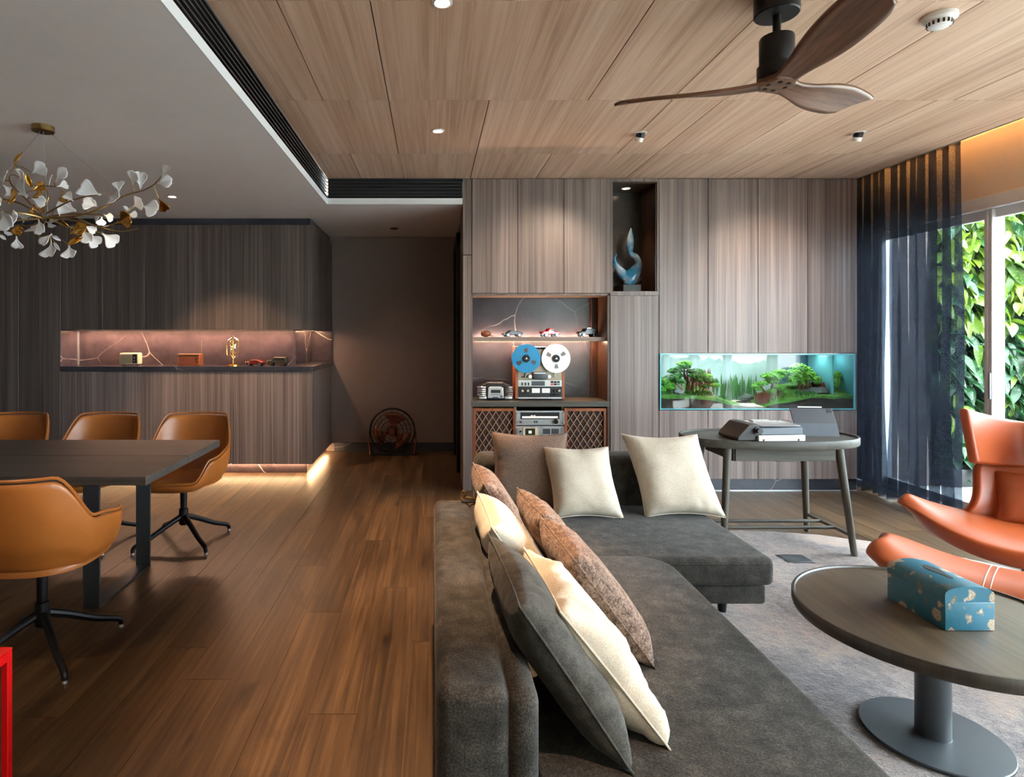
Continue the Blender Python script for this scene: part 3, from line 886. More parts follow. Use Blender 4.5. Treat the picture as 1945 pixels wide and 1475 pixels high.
# ================================================================== SOFA
def rbox(name, mat, parent, x0, x1, y0, y1, z0, z1, r=0.04, seg=5, puff=0.0):
    return MB().box(x0, x1, y0, y1, z0, z1).build(name, mat, parent, smooth=3.2, bevel=(r, seg))
sf = thing('sofa', 'charcoal grey L-shaped fabric sofa covered with loose cushions', 'sofa')
rbox('back_frame', M_SOFA, sf, 0.008, 0.178, 1.335, 2.90, 0.04, 0.645, 0.035)
rbox('back_cushion', M_SOFA, sf, 0.172, 0.245, 1.34, 2.88, 0.30, 0.637, 0.033)
rbox('seat_base', M_SOFA, sf, 0.19, 1.09, 1.10, 2.86, 0.10, 0.235, 0.02)
pts = [(0.24, 1.08), (1.125, 1.08)]
for i in range(9):
    a = i / 8 * PI / 2
    pts.append((1.125 - 0.16 + 0.16 * math.cos(a), 2.885 - 0.16 + 0.16 * math.sin(a)))
pts += [(0.24, 2.885)]
MB().prism(pts, 'Z', 0.235, 0.378).build('seat_cushion', M_SOFA, sf, smooth=3.2, bevel=(0.028, 5))
rbox('chaise_base', M_SOFA, sf, 0.28, 1.62, 2.88, 3.76, 0.135, 0.235, 0.02)
def chaise_top():
    m = MB()
    def fn(u, v):
        x = 0.26 + 1.385 * u; y = 2.845 + 0.95 * v
        return (x, y, 0.375)
    return MB().box(0.26, 1.645, 2.845, 3.78, 0.235, 0.372).build('chaise_cushion', M_SOFA, sf, smooth=3.2, bevel=(0.035, 6))
chaise_top()
rbox('chaise_back', M_SOFA, sf, 0.27, 1.735, 3.73, 3.99, 0.10, 0.675, 0.07)
for x, y in ((1.50, 3.08), (0.4, 3.6), (1.5, 3.65), (0.3, 1.25), (1.0, 1.25), (1.0, 2.7)):
    MB().cyl((x, y, 0.013), (x, y, 0.14), 0.02, 0.028, 14).build('foot', M_BLACK, sf)
# seam lines
MB().tube([(0.30, 2.846, 0.345), (1.60, 2.846, 0.345)], 0.003, 6).build('seam', M_SOFA, sf)

hk = thing('hook', 'small bent black metal loop on the end of the sofa back', 'hook', (0.16, 2.84, 0.648))
MB().tube(crom([(0.0, 0, 0.0), (-0.02, 0, 0.012), (-0.028, 0.0, 0.035), (-0.012, 0, 0.05), (0.004, 0, 0.038), (-0.006, 0.01, 0.02), (0.03, 0.015, 0.012), (0.06, 0.02, 0.002)], 6), 0.0045, 8).build('loop', M_BRASS, hk)
MB().box(-0.02, 0.05, -0.012, 0.022, -0.004, 0.004).build('clip', M_BLACK, hk, smooth=None, bevel=(0.002, 2))

# ================================================================== CUSHIONS
def pillow(label, bottom, along, up, w, h, th, mat, seed, group=None, cat='cushion', wr=0.010, name='throw_cushion', piping=True, shear=0.0):
    a = Vector(along).normalized(); u_ = Vector(up); u_ = (u_ - a * u_.dot(a)).normalized()
    nrm = u_.cross(a)
    c = Vector(bottom) + u_ * (h / 2)
    N = 36
    def P(u, v, s):
        x = u * w / 2 * (1 - 0.10 * (1 - v * v) * abs(u) ** 2)
        z = v * h / 2 * (1 - 0.10 * (1 - u * u) * abs(v) ** 2)
        e = max(0.0, (1 - u ** 4) * (1 - v ** 4))
        T = th / 2 * e ** 0.55
        q = Vector((x * 9, z * 9, seed * 3.1 + s * 5))
        edge = 1 - min(1, (1 - max(abs(u), abs(v))) * 2.2)
        T += wr * mnoise.noise(q) * (e ** 0.5) * (0.5 + edge) + wr * 0.9 * mnoise.noise(q * 3.1) * edge * (e ** 0.3)
        return (x + shear * z, s * T, z)
    m = MB()
    for s in (1, -1):
        m.grid(lambda i, j: P(2 * i - 1, 2 * j - 1, s), N, N)
    o = m.build(name, mat, smooth=3.2, weld=True)
    M = Matrix((a, nrm, u_)).transposed().to_4x4()
    M.translation = c
    o.matrix_world = M
    tag(o, label, cat, group)
    if piping:
        loop = []
        for k in range(N): loop.append(P(-1 + 2 * k / N, -1, 0.0))
        for k in range(N): loop.append(P(1, -1 + 2 * k / N, 0.0))
        for k in range(N): loop.append(P(1 - 2 * k / N, 1, 0.0))
        for k in range(N): loop.append(P(-1, 1 - 2 * k / N, 0.0))
        MB().tube(loop, 0.0032, 6, closed=True).build('piping', mat, o)
    return o
G = 'loose cushions on the sofa'
pillow('taupe knitted cushion standing at the far end of the sofa back, beside the metal loop', (0.46, 2.97, 0.375), (0.04, -1, 0), (-0.52, 0, 0.85), 0.45, 0.45, 0.15, M_BOUCLE, 1, G)
pillow('cream cushion leaning on the far half of the sofa back', (0.46, 2.36, 0.38), (0.03, -1, 0), (-0.56, 0.02, 0.83), 0.48, 0.46, 0.17, M_CREAMF, 2, G)
pillow('taupe knitted cushion in the middle of the sofa, half behind another knitted one', (0.63, 2.56, 0.38), (0.1, -1, 0), (-0.52, 0, 0.85), 0.42, 0.42, 0.14, M_BOUCLE, 3, G)
pillow('taupe knitted cushion lying against the cream cushion nearest to the viewer', (0.70, 2.13, 0.38), (0.06, -1, 0), (-0.60, 0, 0.8), 0.46, 0.44, 0.15, M_BOUCLE, 4, G)
pillow('grey linen cushion leaning on the near end of the sofa back', (0.475, 1.70, 0.38), (0.05, -1, 0), (-0.56, 0, 0.83), 0.52, 0.50, 0.15, M_PGREY, 5, G)
pillow('large cream cushion nearest to the viewer, leaning on the grey one', (0.60, 1.76, 0.38), (0.05, -1, 0), (-0.62, 0.02, 0.78), 0.46, 0.46, 0.15, M_CREAMF, 6, G, wr=0.034)
pillow('taupe zigzag knit cushion at the left of the rear sofa back', (0.60, 3.62, 0.385), (1, 0, -0.015), (0.0, 0.22, 0.97), 0.48, 0.46, 0.15, M_KNIT, 7, G)
pillow('smaller cream cushion in the middle of the rear sofa section', (0.895, 3.47, 0.368), (1, 0.03, -0.02), (-0.10, 0.42, 0.90), 0.41, 0.43, 0.19, M_CREAMF, 8, G, shear=-0.10)
pillow('large cream cushion at the right end of the rear sofa section', (1.45, 3.50, 0.368), (1, -0.02, -0.0), (-0.10, 0.42, 0.90), 0.47, 0.50, 0.20, M_CREAMF, 9, G, shear=-0.16)

# ================================================================== COFFEE TABLE + BOX
ct = thing('coffee_table', 'round dark oak coffee table on a single steel column', 'table', (1.78, 2.115, 0.004))
MB().lathe([(0.02, 0.405), (0.41, 0.405), (0.428, 0.412), (0.432, 0.425), (0.432, 0.452), (0.428, 0.457), (0.421, 0.457), (0.418, 0.450)], 96, cap=False).build('rim', wood('rim_oak', srgb(40, 33, 27), srgb(56, 47, 39), srgb(72, 61, 51), 'Z', 40, 1.5, 0.4, 0.05), ct, smooth=0.7)
MB().lathe([(0.4195, 0.43), (0.4195, 0.449)], 96).build('tabletop', W_COFFEE, ct, smooth=0.6)
MB().lathe([(0.052, 0.012), (0.052, 0.405)], 40).build('column', M_GUN, ct)
MB().lathe([(0.055, 0.016), (0.055, 0.024), (0.052, 0.026)], 40).build('collar', M_GUN, ct)
MB().lathe([(0.215, 0.014), (0.217, 0.017), (0.217, 0.022), (0.214, 0.025)], 72).build('base', M_GUN, ct)

def floral(name, base, leafc, flower):
    t = NT(name)
    v = t.coords((1, 1, 1))
    vo = t.t.nodes.new('ShaderNodeTexVoronoi'); vo.inputs['Scale'].default_value = 19; vo.inputs['Randomness'].default_value = 1.0
    nv = t.t.nodes.new('ShaderNodeTexNoise'); nv.inputs['Scale'].default_value = 90; nv.inputs['Detail'].default_value = 1; t.l(v, nv.inputs['Vector'])
    dv = t.t.nodes.new('ShaderNodeVectorMath'); dv.operation = 'MULTIPLY_ADD'; t.l(nv.outputs['Color'], dv.inputs[0]); dv.inputs[1].default_value = (0.016, 0.016, 0.016); t.l(v, dv.inputs[2])
    t.l(dv.outputs[0], vo.inputs['Vector'])
    petal = t.ramp(vo.outputs['Distance'], [(0.34, (1, 1, 1, 1)), (0.42, (0, 0, 0, 1))])
    pick = t.ramp(t.noise(v, 9, 2), [(0.44, (0, 0, 0, 1)), (0.47, (1, 1, 1, 1))])
    f = t.mix(1.0, petal, pick, 'MULTIPLY')
    rings = t.t.nodes.new('ShaderNodeMath'); rings.operation = 'SINE'
    t.l(t.math('MULTIPLY', vo.outputs['Distance'], 55.0), rings.inputs[0])
    fc = t.mix(t.math('MULTIPLY', t.math('ADD', rings.outputs[0], 1.0), 0.35), flower, leafc)
    b = t.ramp(t.noise(v, 45, 4, 0.7), [(0.3, tuple(c * 0.85 for c in base[:3]) + (1,)), (0.7, base)])
    lf = t.ramp(t.noise(t.coords((1.0, 1.6, 1.0)), 24, 1), [(0.66, (0, 0, 0, 1)), (0.69, (0.8, 0.8, 0.8, 1))])
    b = t.mix(lf, b, leafc)
    t.set(t.mix(f, b, fc), 0.35)
    return t.m
M_FLOR = floral('teal_floral_print', srgb(46, 108, 130), srgb(112, 100, 78), srgb(196, 176, 154))
bx = thing('tissue_box', 'teal floral tissue box with arched lid on the coffee table', 'box', (1.803, 2.122, 0.4535))
hw, hl = 0.083, 0.127
MB().box(-hw, hw, -hl, hl, 0, 0.095).build('body', M_FLOR, bx, smooth=None, bevel=(0.002, 2))
arc = [(-hw, 0.095), (hw, 0.095), (hw, 0.122)]
for i in range(13):
    a = i / 12 * PI
    arc.append((hw * math.cos(a), 0.122 + 0.026 * math.sin(a)))
arc.append((-hw, 0.122))
arc2 = []
for p in arc:
    if not arc2 or (abs(p[0] - arc2[-1][0]) + abs(p[1] - arc2[-1][1])) > 1e-5: arc2.append(p)
MB().prism(arc2, 'Y', -hl, hl).build('lid', M_FLOR, bx, smooth=0.5)
sl = []
for i in range(28):
    a = 2 * PI * i / 28
    sl.append((0.016 * math.sin(a) * (1.0 + 0.35 * math.sin(3 * math.cos(a))), 0.062 * math.cos(a)))
MB().prism(sl, 'Z', 0.1435, 0.1492).build('slot', M_DARK, bx, smooth=None)
MB().tube(crom([(0.085, 0.03, 0.10), (0.092, 0.03, 0.112), (0.09, 0.03, 0.124), (0.085, 0.03, 0.128)], 4), 0.003, 8).build('clasp', M_BRASS, bx)

# ================================================================== WRITING DESK
dk = thing('writing_desk', 'oval grey-stained wooden desk with splayed legs', 'desk', (2.304, 4.09, 0))
def ov(rx, ry, n=72, e=2.25):
    o = []
    for i in range(n):
        a = 2 * PI * i / n
        c, s = math.cos(a), math.sin(a)
        o.append((rx * math.copysign(abs(c) ** (2 / e), c), ry * math.copysign(abs(s) ** (2 / e), s)))
    return o
def oloft(levels):
    m = MB(); n = 72; vs = []; fs = []
    for rx, ry, z in levels: vs += [(x, y, z) for x, y in ov(rx, ry, n)]
    for k in range(len(levels) - 1):
        for i in range(n):
            j = (i + 1) % n
            fs.append((k * n + i, k * n + j, (k + 1) * n + j, (k + 1) * n + i))
    return m.add(vs, fs)
MB().prism(ov(0.575, 0.277), 'Z', 0.70, 0.744).build('tabletop', W_DESK, dk, smooth=0.6)
oloft([(0.574, 0.276, 0.702), (0.588, 0.286, 0.702), (0.592, 0.29, 0.71), (0.592, 0.29, 0.752), (0.589, 0.287, 0.756), (0.578, 0.279, 0.756), (0.575, 0.277, 0.744)]).build('rim', W_DESK, dk, smooth=0.8)
MB().box(-0.335, 0.335, -0.20, 0.20, 0.615, 0.70).build('apron', W_DESK, dk, smooth=None)
dr = MB().box(-0.325, 0.325, -0.21, -0.198, 0.618, 0.695).build('drawer', W_DESK, dk, smooth=None, bevel=(0.002, 1))
MB().box(-0.06, 0.06, -0.209, -0.20, 0.612, 0.622).build('finger_pull', W_DESKL, dr, smooth=None, bevel=(0.002, 1))
for sx in (-1, 1):
    for sy in (-1, 1):
        MB().cyl((sx * 0.365, sy * 0.185, 0.70), (sx * 0.425, sy * 0.245, 0.012), 0.026, 0.019, 18).build('leg', W_DESKL, dk)
    a = 0.135 / 0.70
    MB().cyl((sx * 0.413, -0.233, 0.14), (sx * 0.413, 0.233, 0.14), 0.012, 0.012, 12).build('side_stretcher', W_DESKL, dk)
for yy in (-0.07, 0.07):
    MB().cyl((-0.413, yy, 0.14), (0.413, yy, 0.14), 0.012, 0.012, 12).build('stretcher', W_DESK, dk)

# typewriter
M_TWB = plain('slate_blue_enamel', srgb(54, 64, 76), 0.45)
M_TWD = plain('dark_taupe_enamel', srgb(44, 40, 36), 0.55)
tw = thing('typewriter', 'portable typewriter with white base and slate body on the desk', 'typewriter', (2.235, 4.03, 0.7445), 0.06)
tw.scale = (0.95, 0.95, 0.82)
MB().box(-0.12, 0.215, -0.15, 0.13, 0.0, 0.048).build('base', M_WHITEP, tw, smooth=0.6, bevel=(0.006, 3))
MB().prism([(-0.145, 0.05), (0.12, 0.05), (0.12, 0.115), (-0.06, 0.118), (-0.14, 0.108)], 'X', -0.10, 0.20).build('body', M_TWB, tw, smooth=0.5, bevel=(0.005, 3))
MB().prism([(-0.135, 0.117), (0.10, 0.117), (0.10, 0.125), (-0.12, 0.125)], 'X', -0.095, 0.195).build('top_cover', M_SILV, tw, smooth=0.5, bevel=(0.002, 2))
MB().prism([(0.02, 0.125), (0.09, 0.125), (0.075, 0.138), (0.03, 0.138)], 'X', -0.05, 0.08).build('paper_rest', M_SILV, tw, smooth=0.5)
MB().prism([(-0.255, 0.004), (-0.10, 0.004), (-0.10, 0.132), (-0.145, 0.136), (-0.175, 0.13), (-0.235, 0.06), (-0.258, 0.03)], 'Y', -0.13, 0.12).build('hood', M_TWD, tw, smooth=0.5, bevel=(0.006, 3))
MB().cyl((-0.118, -0.145, 0.085), (-0.118, 0.12, 0.085), 0.028, 0.028, 24).build('platen', M_BLACKP, tw)
MB().cyl((-0.118, -0.168, 0.085), (-0.118, -0.146, 0.085), 0.02, 0.02, 20).build('platen_knob', M_BLACKP, tw)
MB().tube(crom([(0.14, 0.05, 0.125), (0.16, 0.04, 0.137), (0.185, 0.0, 0.14), (0.20, -0.02, 0.128)], 5), 0.003, 6).build('return_lever', M_CHROME, tw)
for xx in (-0.085, 0.165):
    MB().box(xx - 0.005, xx + 0.005, -0.153, -0.149, 0.004, 0.02).build('latch', M_BLACKP, tw, smooth=None)
# tablet in its folio
tb = thing('tablet', 'tablet in a dark folio case standing on the desk', 'tablet', (2.655, 4.13, 0.7445), -0.10)
M_FOL = plain('slate_folio', srgb(46, 52, 62), 0.6, bump=0.1, bscale=400)
MB().box(-0.14, 0.14, 0.0, 0.2, 0.0, 0.007).build('keyboard', M_FOL, tb, smooth=0.6, bevel=(0.002, 2))
MB().prism([(-0.045, 0.0), (-0.039, 0.0), (-0.005, 0.082), (-0.011, 0.082)], 'X', -0.14, 0.14).build('folio_flap', M_FOL, tb, smooth=0.5)
sc_ = MB().prism([(-0.011, 0.078), (-0.003, 0.076), (0.062, 0.178), (0.055, 0.181)], 'X', -0.14, 0.14).build('tablet_body', plain('graphite_case', srgb(34, 38, 44), 0.5), tb, smooth=0.5, bevel=(0.002, 2))
MB().prism([(0.034, 0.1515), (0.0355, 0.1508), (0.0505, 0.1745), (0.049, 0.1755)], 'X', 0.10, 0.132).build('camera_bump', M_BLACKP, sc_, smooth=None)
MB().cyl((-0.085, 0.060, 0.187), (0.075, 0.060, 0.187), 0.0045, 0.0045, 12).build('stylus', M_WHITEP, tb)

# ================================================================== LOUNGE CHAIR + OTTOMAN
def lounge():
    c = thing('lounge_chair', 'cognac leather winged lounge chair facing the coffee table', 'armchair', (3.23, 3.22, 0.014), -PI / 4)
    def seat(u, v):
        s = 2 * u - 1; a = abs(s)
        yf = -0.33 + 0.24 * a ** 2.2; yb = 0.25 - 0.19 * a ** 1.6
        k = max(0.0, 1 - a ** 9) ** 0.5
        ymid = (yf + yb) / 2; y = ymid + (v - 0.5) * (yb - yf) * k
        z = 0.325 + 0.115 * a ** 2.0 - 0.05 * (1 - v) ** 4 * (1 - a ** 2) - 0.03 * (2 * v - 1) ** 2 * a
        return (0.54 * s, y, z)
    MB().grid(seat, 40, 16).build('seat', M_LEATH2, c, smooth=3.2, solid=0.095, sub=1)
    def hw(t):
        return 0.215 + 0.17 * (1 - t) ** 5 + 0.02 * t
    def back(u, v):
        s = 2 * u - 1; a = abs(s)
        w = hw(v) * (1 - 0.12 * max(0, v - 0.9) / 0.1 * a ** 4)
        z = 0.315 + 0.35 * v
        y = 0.20 + 0.19 * v ** 1.2 - 0.09 * a ** 2.2
        return (w * s, y, z)
    MB().grid(back, 30, 24).build('backrest', M_LEATH2, c, smooth=3.2, solid=0.06, sub=1)
    def head(u, v):
        s = 2 * u - 1; a = abs(s)
        w = 0.235 + 0.05 * v
        z = 0.645 + 0.03 * a ** 2 + v * (0.27 + 0.05 * a ** 1.5)
        y = 0.375 + 0.02 * v - 0.23 * a ** 1.8
        return (w * s, y, z)
    MB().grid(head, 36, 14).build('headrest', M_LEATH2, c, smooth=3.2, solid=0.055, sub=1)
    for s in (-1, 1):
        path = [back(0.5 + s * 0.5, v / 12) for v in range(1, 13)]
        MB().tube(path, 0.006, 6).build('piping', M_LEATH3, c)
    MB().tube([(seat(0.20 + 0.6 * i / 20, 0.86)[0], seat(0.2 + 0.6 * i / 20, 0.86)[1], seat(0.2 + 0.6 * i / 20, 0.86)[2] + 0.042) for i in range(21)], 0.003, 6).build('seam', M_LEATH3, c)
    MB().lathe([(0.03, 0.03), (0.03, 0.29)], 24).build('column', M_STEEL, c)
    MB().lathe([(0.28, 0.004), (0.285, 0.008), (0.27, 0.02), (0.04, 0.035)], 60).build('base', M_STEEL, c)
    return c
lounge()
pillow('small deep-cognac leather cushion in the winged lounge chair', (3.36, 3.27, 0.365), (0.76, -0.64, 0.0), (0.42, 0.42, 0.80), 0.40, 0.34, 0.12, M_LEATH3, 12, cat='cushion', name='leather_cushion', wr=0.006)
def ottoman():
    c = thing('ottoman', 'cognac leather saddle-shaped footstool in front of the lounge chair', 'footstool', (2.54, 2.70, 0), -0.85)
    def top(u, v):
        s = 2 * u - 1; a = abs(s)
        k = max(0.0, 1 - a ** 7) ** 0.5
        y = (v - 0.5) * 0.44 * (0.35 + 0.65 * k)
        e = (2 * v - 1)
        return (0.42 * s, y, 0.315 + 0.075 * a ** 2.0 - 0.055 * abs(e) ** 3)
    MB().grid(top, 36, 16).build('seat', M_LEATH2, c, smooth=3.2, solid=0.11, sub=1)
    for dx in (-0.012, 0.012):
        pts = []
        for i in range(25):
            p = Vector(top(0.5 + dx / 0.84, i / 24)); pts.append((p.x, p.y * 1.02, p.z + 0.0555))
        MB().tube(pts, 0.0022, 6).build('stitching', M_CREAMF, c)
    MB().lathe([(0.028, 0.03), (0.028, 0.28)], 24).build('column', M_STEEL, c)
    MB().lathe([(0.2, 0.018), (0.205, 0.022), (0.19, 0.03), (0.035, 0.042)], 48).build('base', M_STEEL, c)
ottoman()

# ================================================================== DINING TABLE + CHAIRS
dt = thing('dining_table', 'long charcoal oak dining table on flat steel frame legs', 'table', (-2.5, 3.41, 0))
MB().box(-1.12, 1.10, -0.50, -0.0015, 0.706, 0.75).build('top_plank', W_TABLE, dt, smooth=None, bevel=(0.002, 1))
MB().box(-1.12, 1.10, 0.0015, 0.51, 0.706, 0.75).build('top_plank', W_TABLE, dt, smooth=None, bevel=(0.002, 1))
for xr in (0.745, -0.70):
    fr = MB()
    x0, x1 = xr - 0.086, xr
    fr.box(x0, x1, -0.275, -0.262, 0.0, 0.706).box(x0, x1, 0.287, 0.30, 0.0, 0.706).box(x0, x1, -0.262, 0.287, 0.0, 0.013).box(x0, x1, -0.262, 0.287, 0.693, 0.706)
    fr.build('leg_frame', M_GUN, dt, smooth=None)

def dining_chair():
    c = thing('dining_chair', '', 'chair', (0, 0, 0))
    n = 72
    def rimz(ph):
        d = abs(math.degrees(ph))
        z = 0.845 - 0.205 * sstep(42, 74, d) - 0.04 * sstep(74, 128, d)
        return z - 0.135 * sstep(128, 149, d)
    def plan(ph):
        s, co = math.sin(ph), math.cos(ph)
        e = 2.6
        r = (abs(s / 0.285) ** e + abs(co / (0.275 if co > 0 else 0.325)) ** e) ** (-1 / e)
        return r * s, r * co
    def shell(u, v):
        ph = (u * 2 - 1) * PI
        x, y = plan(ph); rz = rimz(ph)
        K = [(0, 1.0, 1.0), (0.25, 0.985, 0.66), (0.5, 0.93, 0.33), (0.7, 0.80, 0.10), (0.85, 0.52, 0.015), (1.0, 0.12, 0.0)]
        for (a, k0, h0), (b, k1, h1) in zip(K[:-1], K[1:]):
            if v <= b + 1e-9:
                t = (v - a) / (b - a); k = k0 + (k1 - k0) * t; h = h0 + (h1 - h0) * t; break
        z = 0.415 + (rz - 0.415) * h
        lean = 0.05 * max(0, (z - 0.5)) / 0.35 * max(0, math.cos(ph))
        return (x * k, y * k + lean, z)
    MB().grid(shell, n, 18, closeu=True).build('shell', M_LEATH, c, smooth=3.2, solid=0.026, sub=1)
    def pad(u, v):
        ph = u * 2 * PI
        x, y = plan(ph)
        k = [0.0, 0.55, 0.80, 0.87, 0.87][int(round(v * 4))]
        z = [0.478, 0.476, 0.47, 0.455, 0.43][int(round(v * 4))]
        return (x * k, y * k - 0.01, z)
    MB().grid(pad, 48, 4, closeu=True).build('seat_pad', M_LEATH, c, smooth=3.2, sub=1)
    rim = []
    for i in range(96):
        p = Vector(shell(i / 96, 0)); rim.append((p.x, p.y, p.z + 0.012))
    MB().tube(rim, 0.007, 6, closed=True).build('piping', M_LEATH, c)
    MB().lathe([(0.055, 0.405), (0.05, 0.39), (0.024, 0.385), (0.022, 0.24), (0.03, 0.235), (0.034, 0.17), (0.03, 0.13), (0.02, 0.12)], 24).build('column', M_BLACK, c)
    for k in range(4):
        a = PI / 4 + k * PI / 2
        ca, sa = math.cos(a), math.sin(a)
        pts = crom([(0.02 * ca, 0.02 * sa, 0.18), (0.10 * ca, 0.10 * sa, 0.145), (0.22 * ca, 0.22 * sa, 0.085), (0.315 * ca, 0.315 * sa, 0.05), (0.335 * ca, 0.335 * sa, 0.03), (0.336 * ca, 0.336 * sa, 0.014)], 5)
        lg = MB().tube(pts, [0.02 - 0.008 * i / (len(pts) - 1) for i in range(len(pts))], 10).build('leg', M_BLACK, c)
        MB().cyl((0.336 * ca, 0.336 * sa, 0.0), (0.336 * ca, 0.336 * sa, 0.014), 0.011, 0.009, 12).build('glide', M_SILV, lg)
    return c
ch = dining_chair()
ch.location = (-1.77, 2.70, 0); ch.rotation_euler = (0, 0, PI + 0.03)
ch['label'] = 'tan leather swivel chair on the near side of the dining table'
ch['group'] = 'tan leather dining chairs'
copy_tree(ch, (-1.73, 4.14, 0), 0.02, 'tan leather swivel chair at the right end of the far table side')
copy_tree(ch, (-2.39, 4.14, 0), -0.03, 'tan leather swivel chair in the middle of the far table side')
copy_tree(ch, (-3.05, 4.14, 0), 0.02, 'tan leather swivel chair at the left of the far table side, cut by the frame')

# red side table (only its corner shows)
rt = thing('side_table', 'red lacquered steel side table at the lower left corner', 'table', (-1.54, 1.70, 0))
MB().box(-0.2, 0.2, -0.2, 0.2, 0.442, 0.45).build('tabletop', M_RED, rt, smooth=None, bevel=(0.002, 2))
for sx in (-1, 1):
    for sy in (-1, 1):
        MB().box(min(sx * 0.2, sx * 0.178), max(sx * 0.2, sx * 0.178), min(sy * 0.2, sy * 0.178), max(sy * 0.2, sy * 0.178), 0, 0.442).build('leg', M_RED, rt, smooth=None, bevel=(0.002, 1))
for sx in (-1, 1):
    MB().box(min(sx * 0.2, sx * 0.185), max(sx * 0.2, sx * 0.185), -0.178, 0.178, 0.415, 0.442).build('rail', M_RED, rt, smooth=None)
    MB().box(-0.178, 0.178, min(sx * 0.2, sx * 0.185), max(sx * 0.2, sx * 0.185), 0.415, 0.442).build('rail', M_RED, rt, smooth=None)
# ================================================================== CEILING FAN
def ceiling_fan():
    c = thing('ceiling_fan', 'black ceiling fan with three walnut propeller blades', 'fan', (1.465, 2.53, ZW))
    MB().lathe([(0.088, 0.0), (0.088, -0.075), (0.084, -0.08)], 48).build('canopy', M_BLACK, c)
    MB().lathe([(0.016, -0.08), (0.016, -0.175)], 20).build('downrod', M_BLACK, c)
    MB().lathe([(0.03, -0.165), (0.064, -0.172), (0.067, -0.178), (0.067, -0.28), (0.064, -0.285), (0.064, -0.29), (0.076, -0.295), (0.076, -0.345), (0.07, -0.35)], 48).build('motor', M_BLACK, c)
    hub = MB().lathe([(0.072, -0.348), (0.085, -0.352), (0.085, -0.372), (0.075, -0.38)], 6).build('hub', W_BLADE, c, smooth=0.6, bevel=(0.006, 2))
    for k in range(6):
        a = k * PI / 3 + 0.3
        MB().cyl((0.045 * math.cos(a), 0.045 * math.sin(a), -0.379), (0.045 * math.cos(a), 0.045 * math.sin(a), -0.383), 0.009, 0.009, 12).build('screw', M_BLACK, hub)
    prof = [(0.02, 0.062), (0.09, 0.048), (0.17, 0.056), (0.27, 0.074), (0.38, 0.086), (0.49, 0.088), (0.58, 0.080), (0.64, 0.068)]
    sp = crom([(p[0], p[1], 0) for p in prof], 10)
    def blade(u, v):
        q = sp[min(len(sp) - 1, int(round(u * (len(sp) - 1))))]; x, w = q[0], q[1]
        s = 2 * v - 1
        pitch = math.radians(5 + 14 * sstep(0.02, 0.4, x))
        xs = x + 0.045 * s * sstep(0.75, 1.0, u)
        cam_ = -0.006 * s * s
        return (xs, -s * w * math.cos(pitch), -0.364 + 0.034 * sstep(0.1, 0.65, x) + s * w * math.sin(pitch) + cam_)
    for ang in (152, 30, 268):
        o = MB().grid(blade, len(sp) - 1, 8).build('blade', W_BLADE, c, smooth=3.2, solid=0.013)
        o.rotation_euler = (0, 0, math.radians(ang))
ceiling_fan()

# smoke detector
s = thing('smoke_detector', 'white round smoke detector on the wood ceiling', 'detector', (2.286, 2.68, ZW))
MB().lathe([(0.066, 0), (0.066, -0.018), (0.06, -0.022), (0.05, -0.024)], 40).build('base', M_WHITEP, s)
MB().lathe([(0.048, -0.022), (0.046, -0.044), (0.034, -0.052), (0.01, -0.054)], 40).build('cap', M_WHITEP, s)
for k in range(16):
    a = 2 * PI * k / 16
    MB().box(-0.004, 0.004, 0.036, 0.0485, -0.046, -0.030).build('vent_slot', M_BLACKP, s, smooth=None, rotz=a)

# ================================================================== LAMPS
def downlight(label, x, y, z, energy, tilt=(0, 0), size=70, color=WARM, lit=True, mat=None):
    d = thing('downlight', label, 'light', (x, y, z))
    MB().lathe([(0.033, 0.0), (0.046, 0.0), (0.046, -0.003), (0.034, -0.006), (0.033, -0.004)], 32, cap=False).build('ring', mat or M_WHITEP, d)
    MB().lathe([(0.033, -0.001), (0.026, -0.0025)], 32).build('lens', M_LAMP if lit else M_BLACK, d)
    if energy:
        spot('downlight_beam', (x, y, z - 0.012), (x + tilt[0], y + tilt[1], 0), energy, color, size, 0.7, 0.03, d)
    return d
downlight('round recessed downlight in the wood ceiling left of centre', 0.04, 4.20, ZW, 300, size=50)
downlight('round recessed downlight cut by the top edge of the picture', 0.043, 2.57, ZW, 300, size=52)
downlight('round recessed downlight in the wood ceiling above the viewer', 0.04, 0.95, ZW, 80, size=62)
downlight('small downlight in the white ceiling right of the chandelier', -2.26, 5.17, ZC, 130, (0.4, 0.80), 75)
downlight('small downlight in the white ceiling above the near dining side', -2.1, 1.6, ZC, 26, (0.3, 0.5), 80)
downlight('small dark downlight in the passage ceiling', -0.43, 6.75, ZC, 4, size=80, lit=False, mat=M_BLACK)

def gimbal(label, x, y, target, energy):
    d = thing('spotlight', label, 'light', (x, y, ZW))
    MB().lathe([(0.03, 0.0), (0.045, 0.0), (0.045, -0.003), (0.03, -0.004)], 32, cap=False).build('ring', M_WHITEP, d)
    dirv = (Vector(target) - Vector((x, y, ZW))).normalized()
    dl = (dirv + Vector((0, 0, -1.2))).normalized()
    MB().cyl((0, 0, 0.0), dl * 0.03, 0.03, 0.03, 24).build('body', M_BLACK, d)
    MB().cyl(dl * 0.03, dl * 0.058, 0.03, 0.027, 24).build('snoot', M_WHITEP, d)
    spot('spotlight_beam', Vector((x, y, ZW)) + dl * 0.07, target, energy, (1.0, 0.78, 0.58), 62, 0.9, 0.03, d)
gimbal('left of the two tilting ceiling spotlights', 1.49, 4.25, (0.95, 5.5, 1.85), 60)
gimbal('right of the two tilting ceiling spotlights', 3.04, 4.24, (3.0, 5.5, 1.8), 60)
downlight('tiny spotlight at the top of the display niche', 1.85, 5.68, 2.835, 12, size=60)

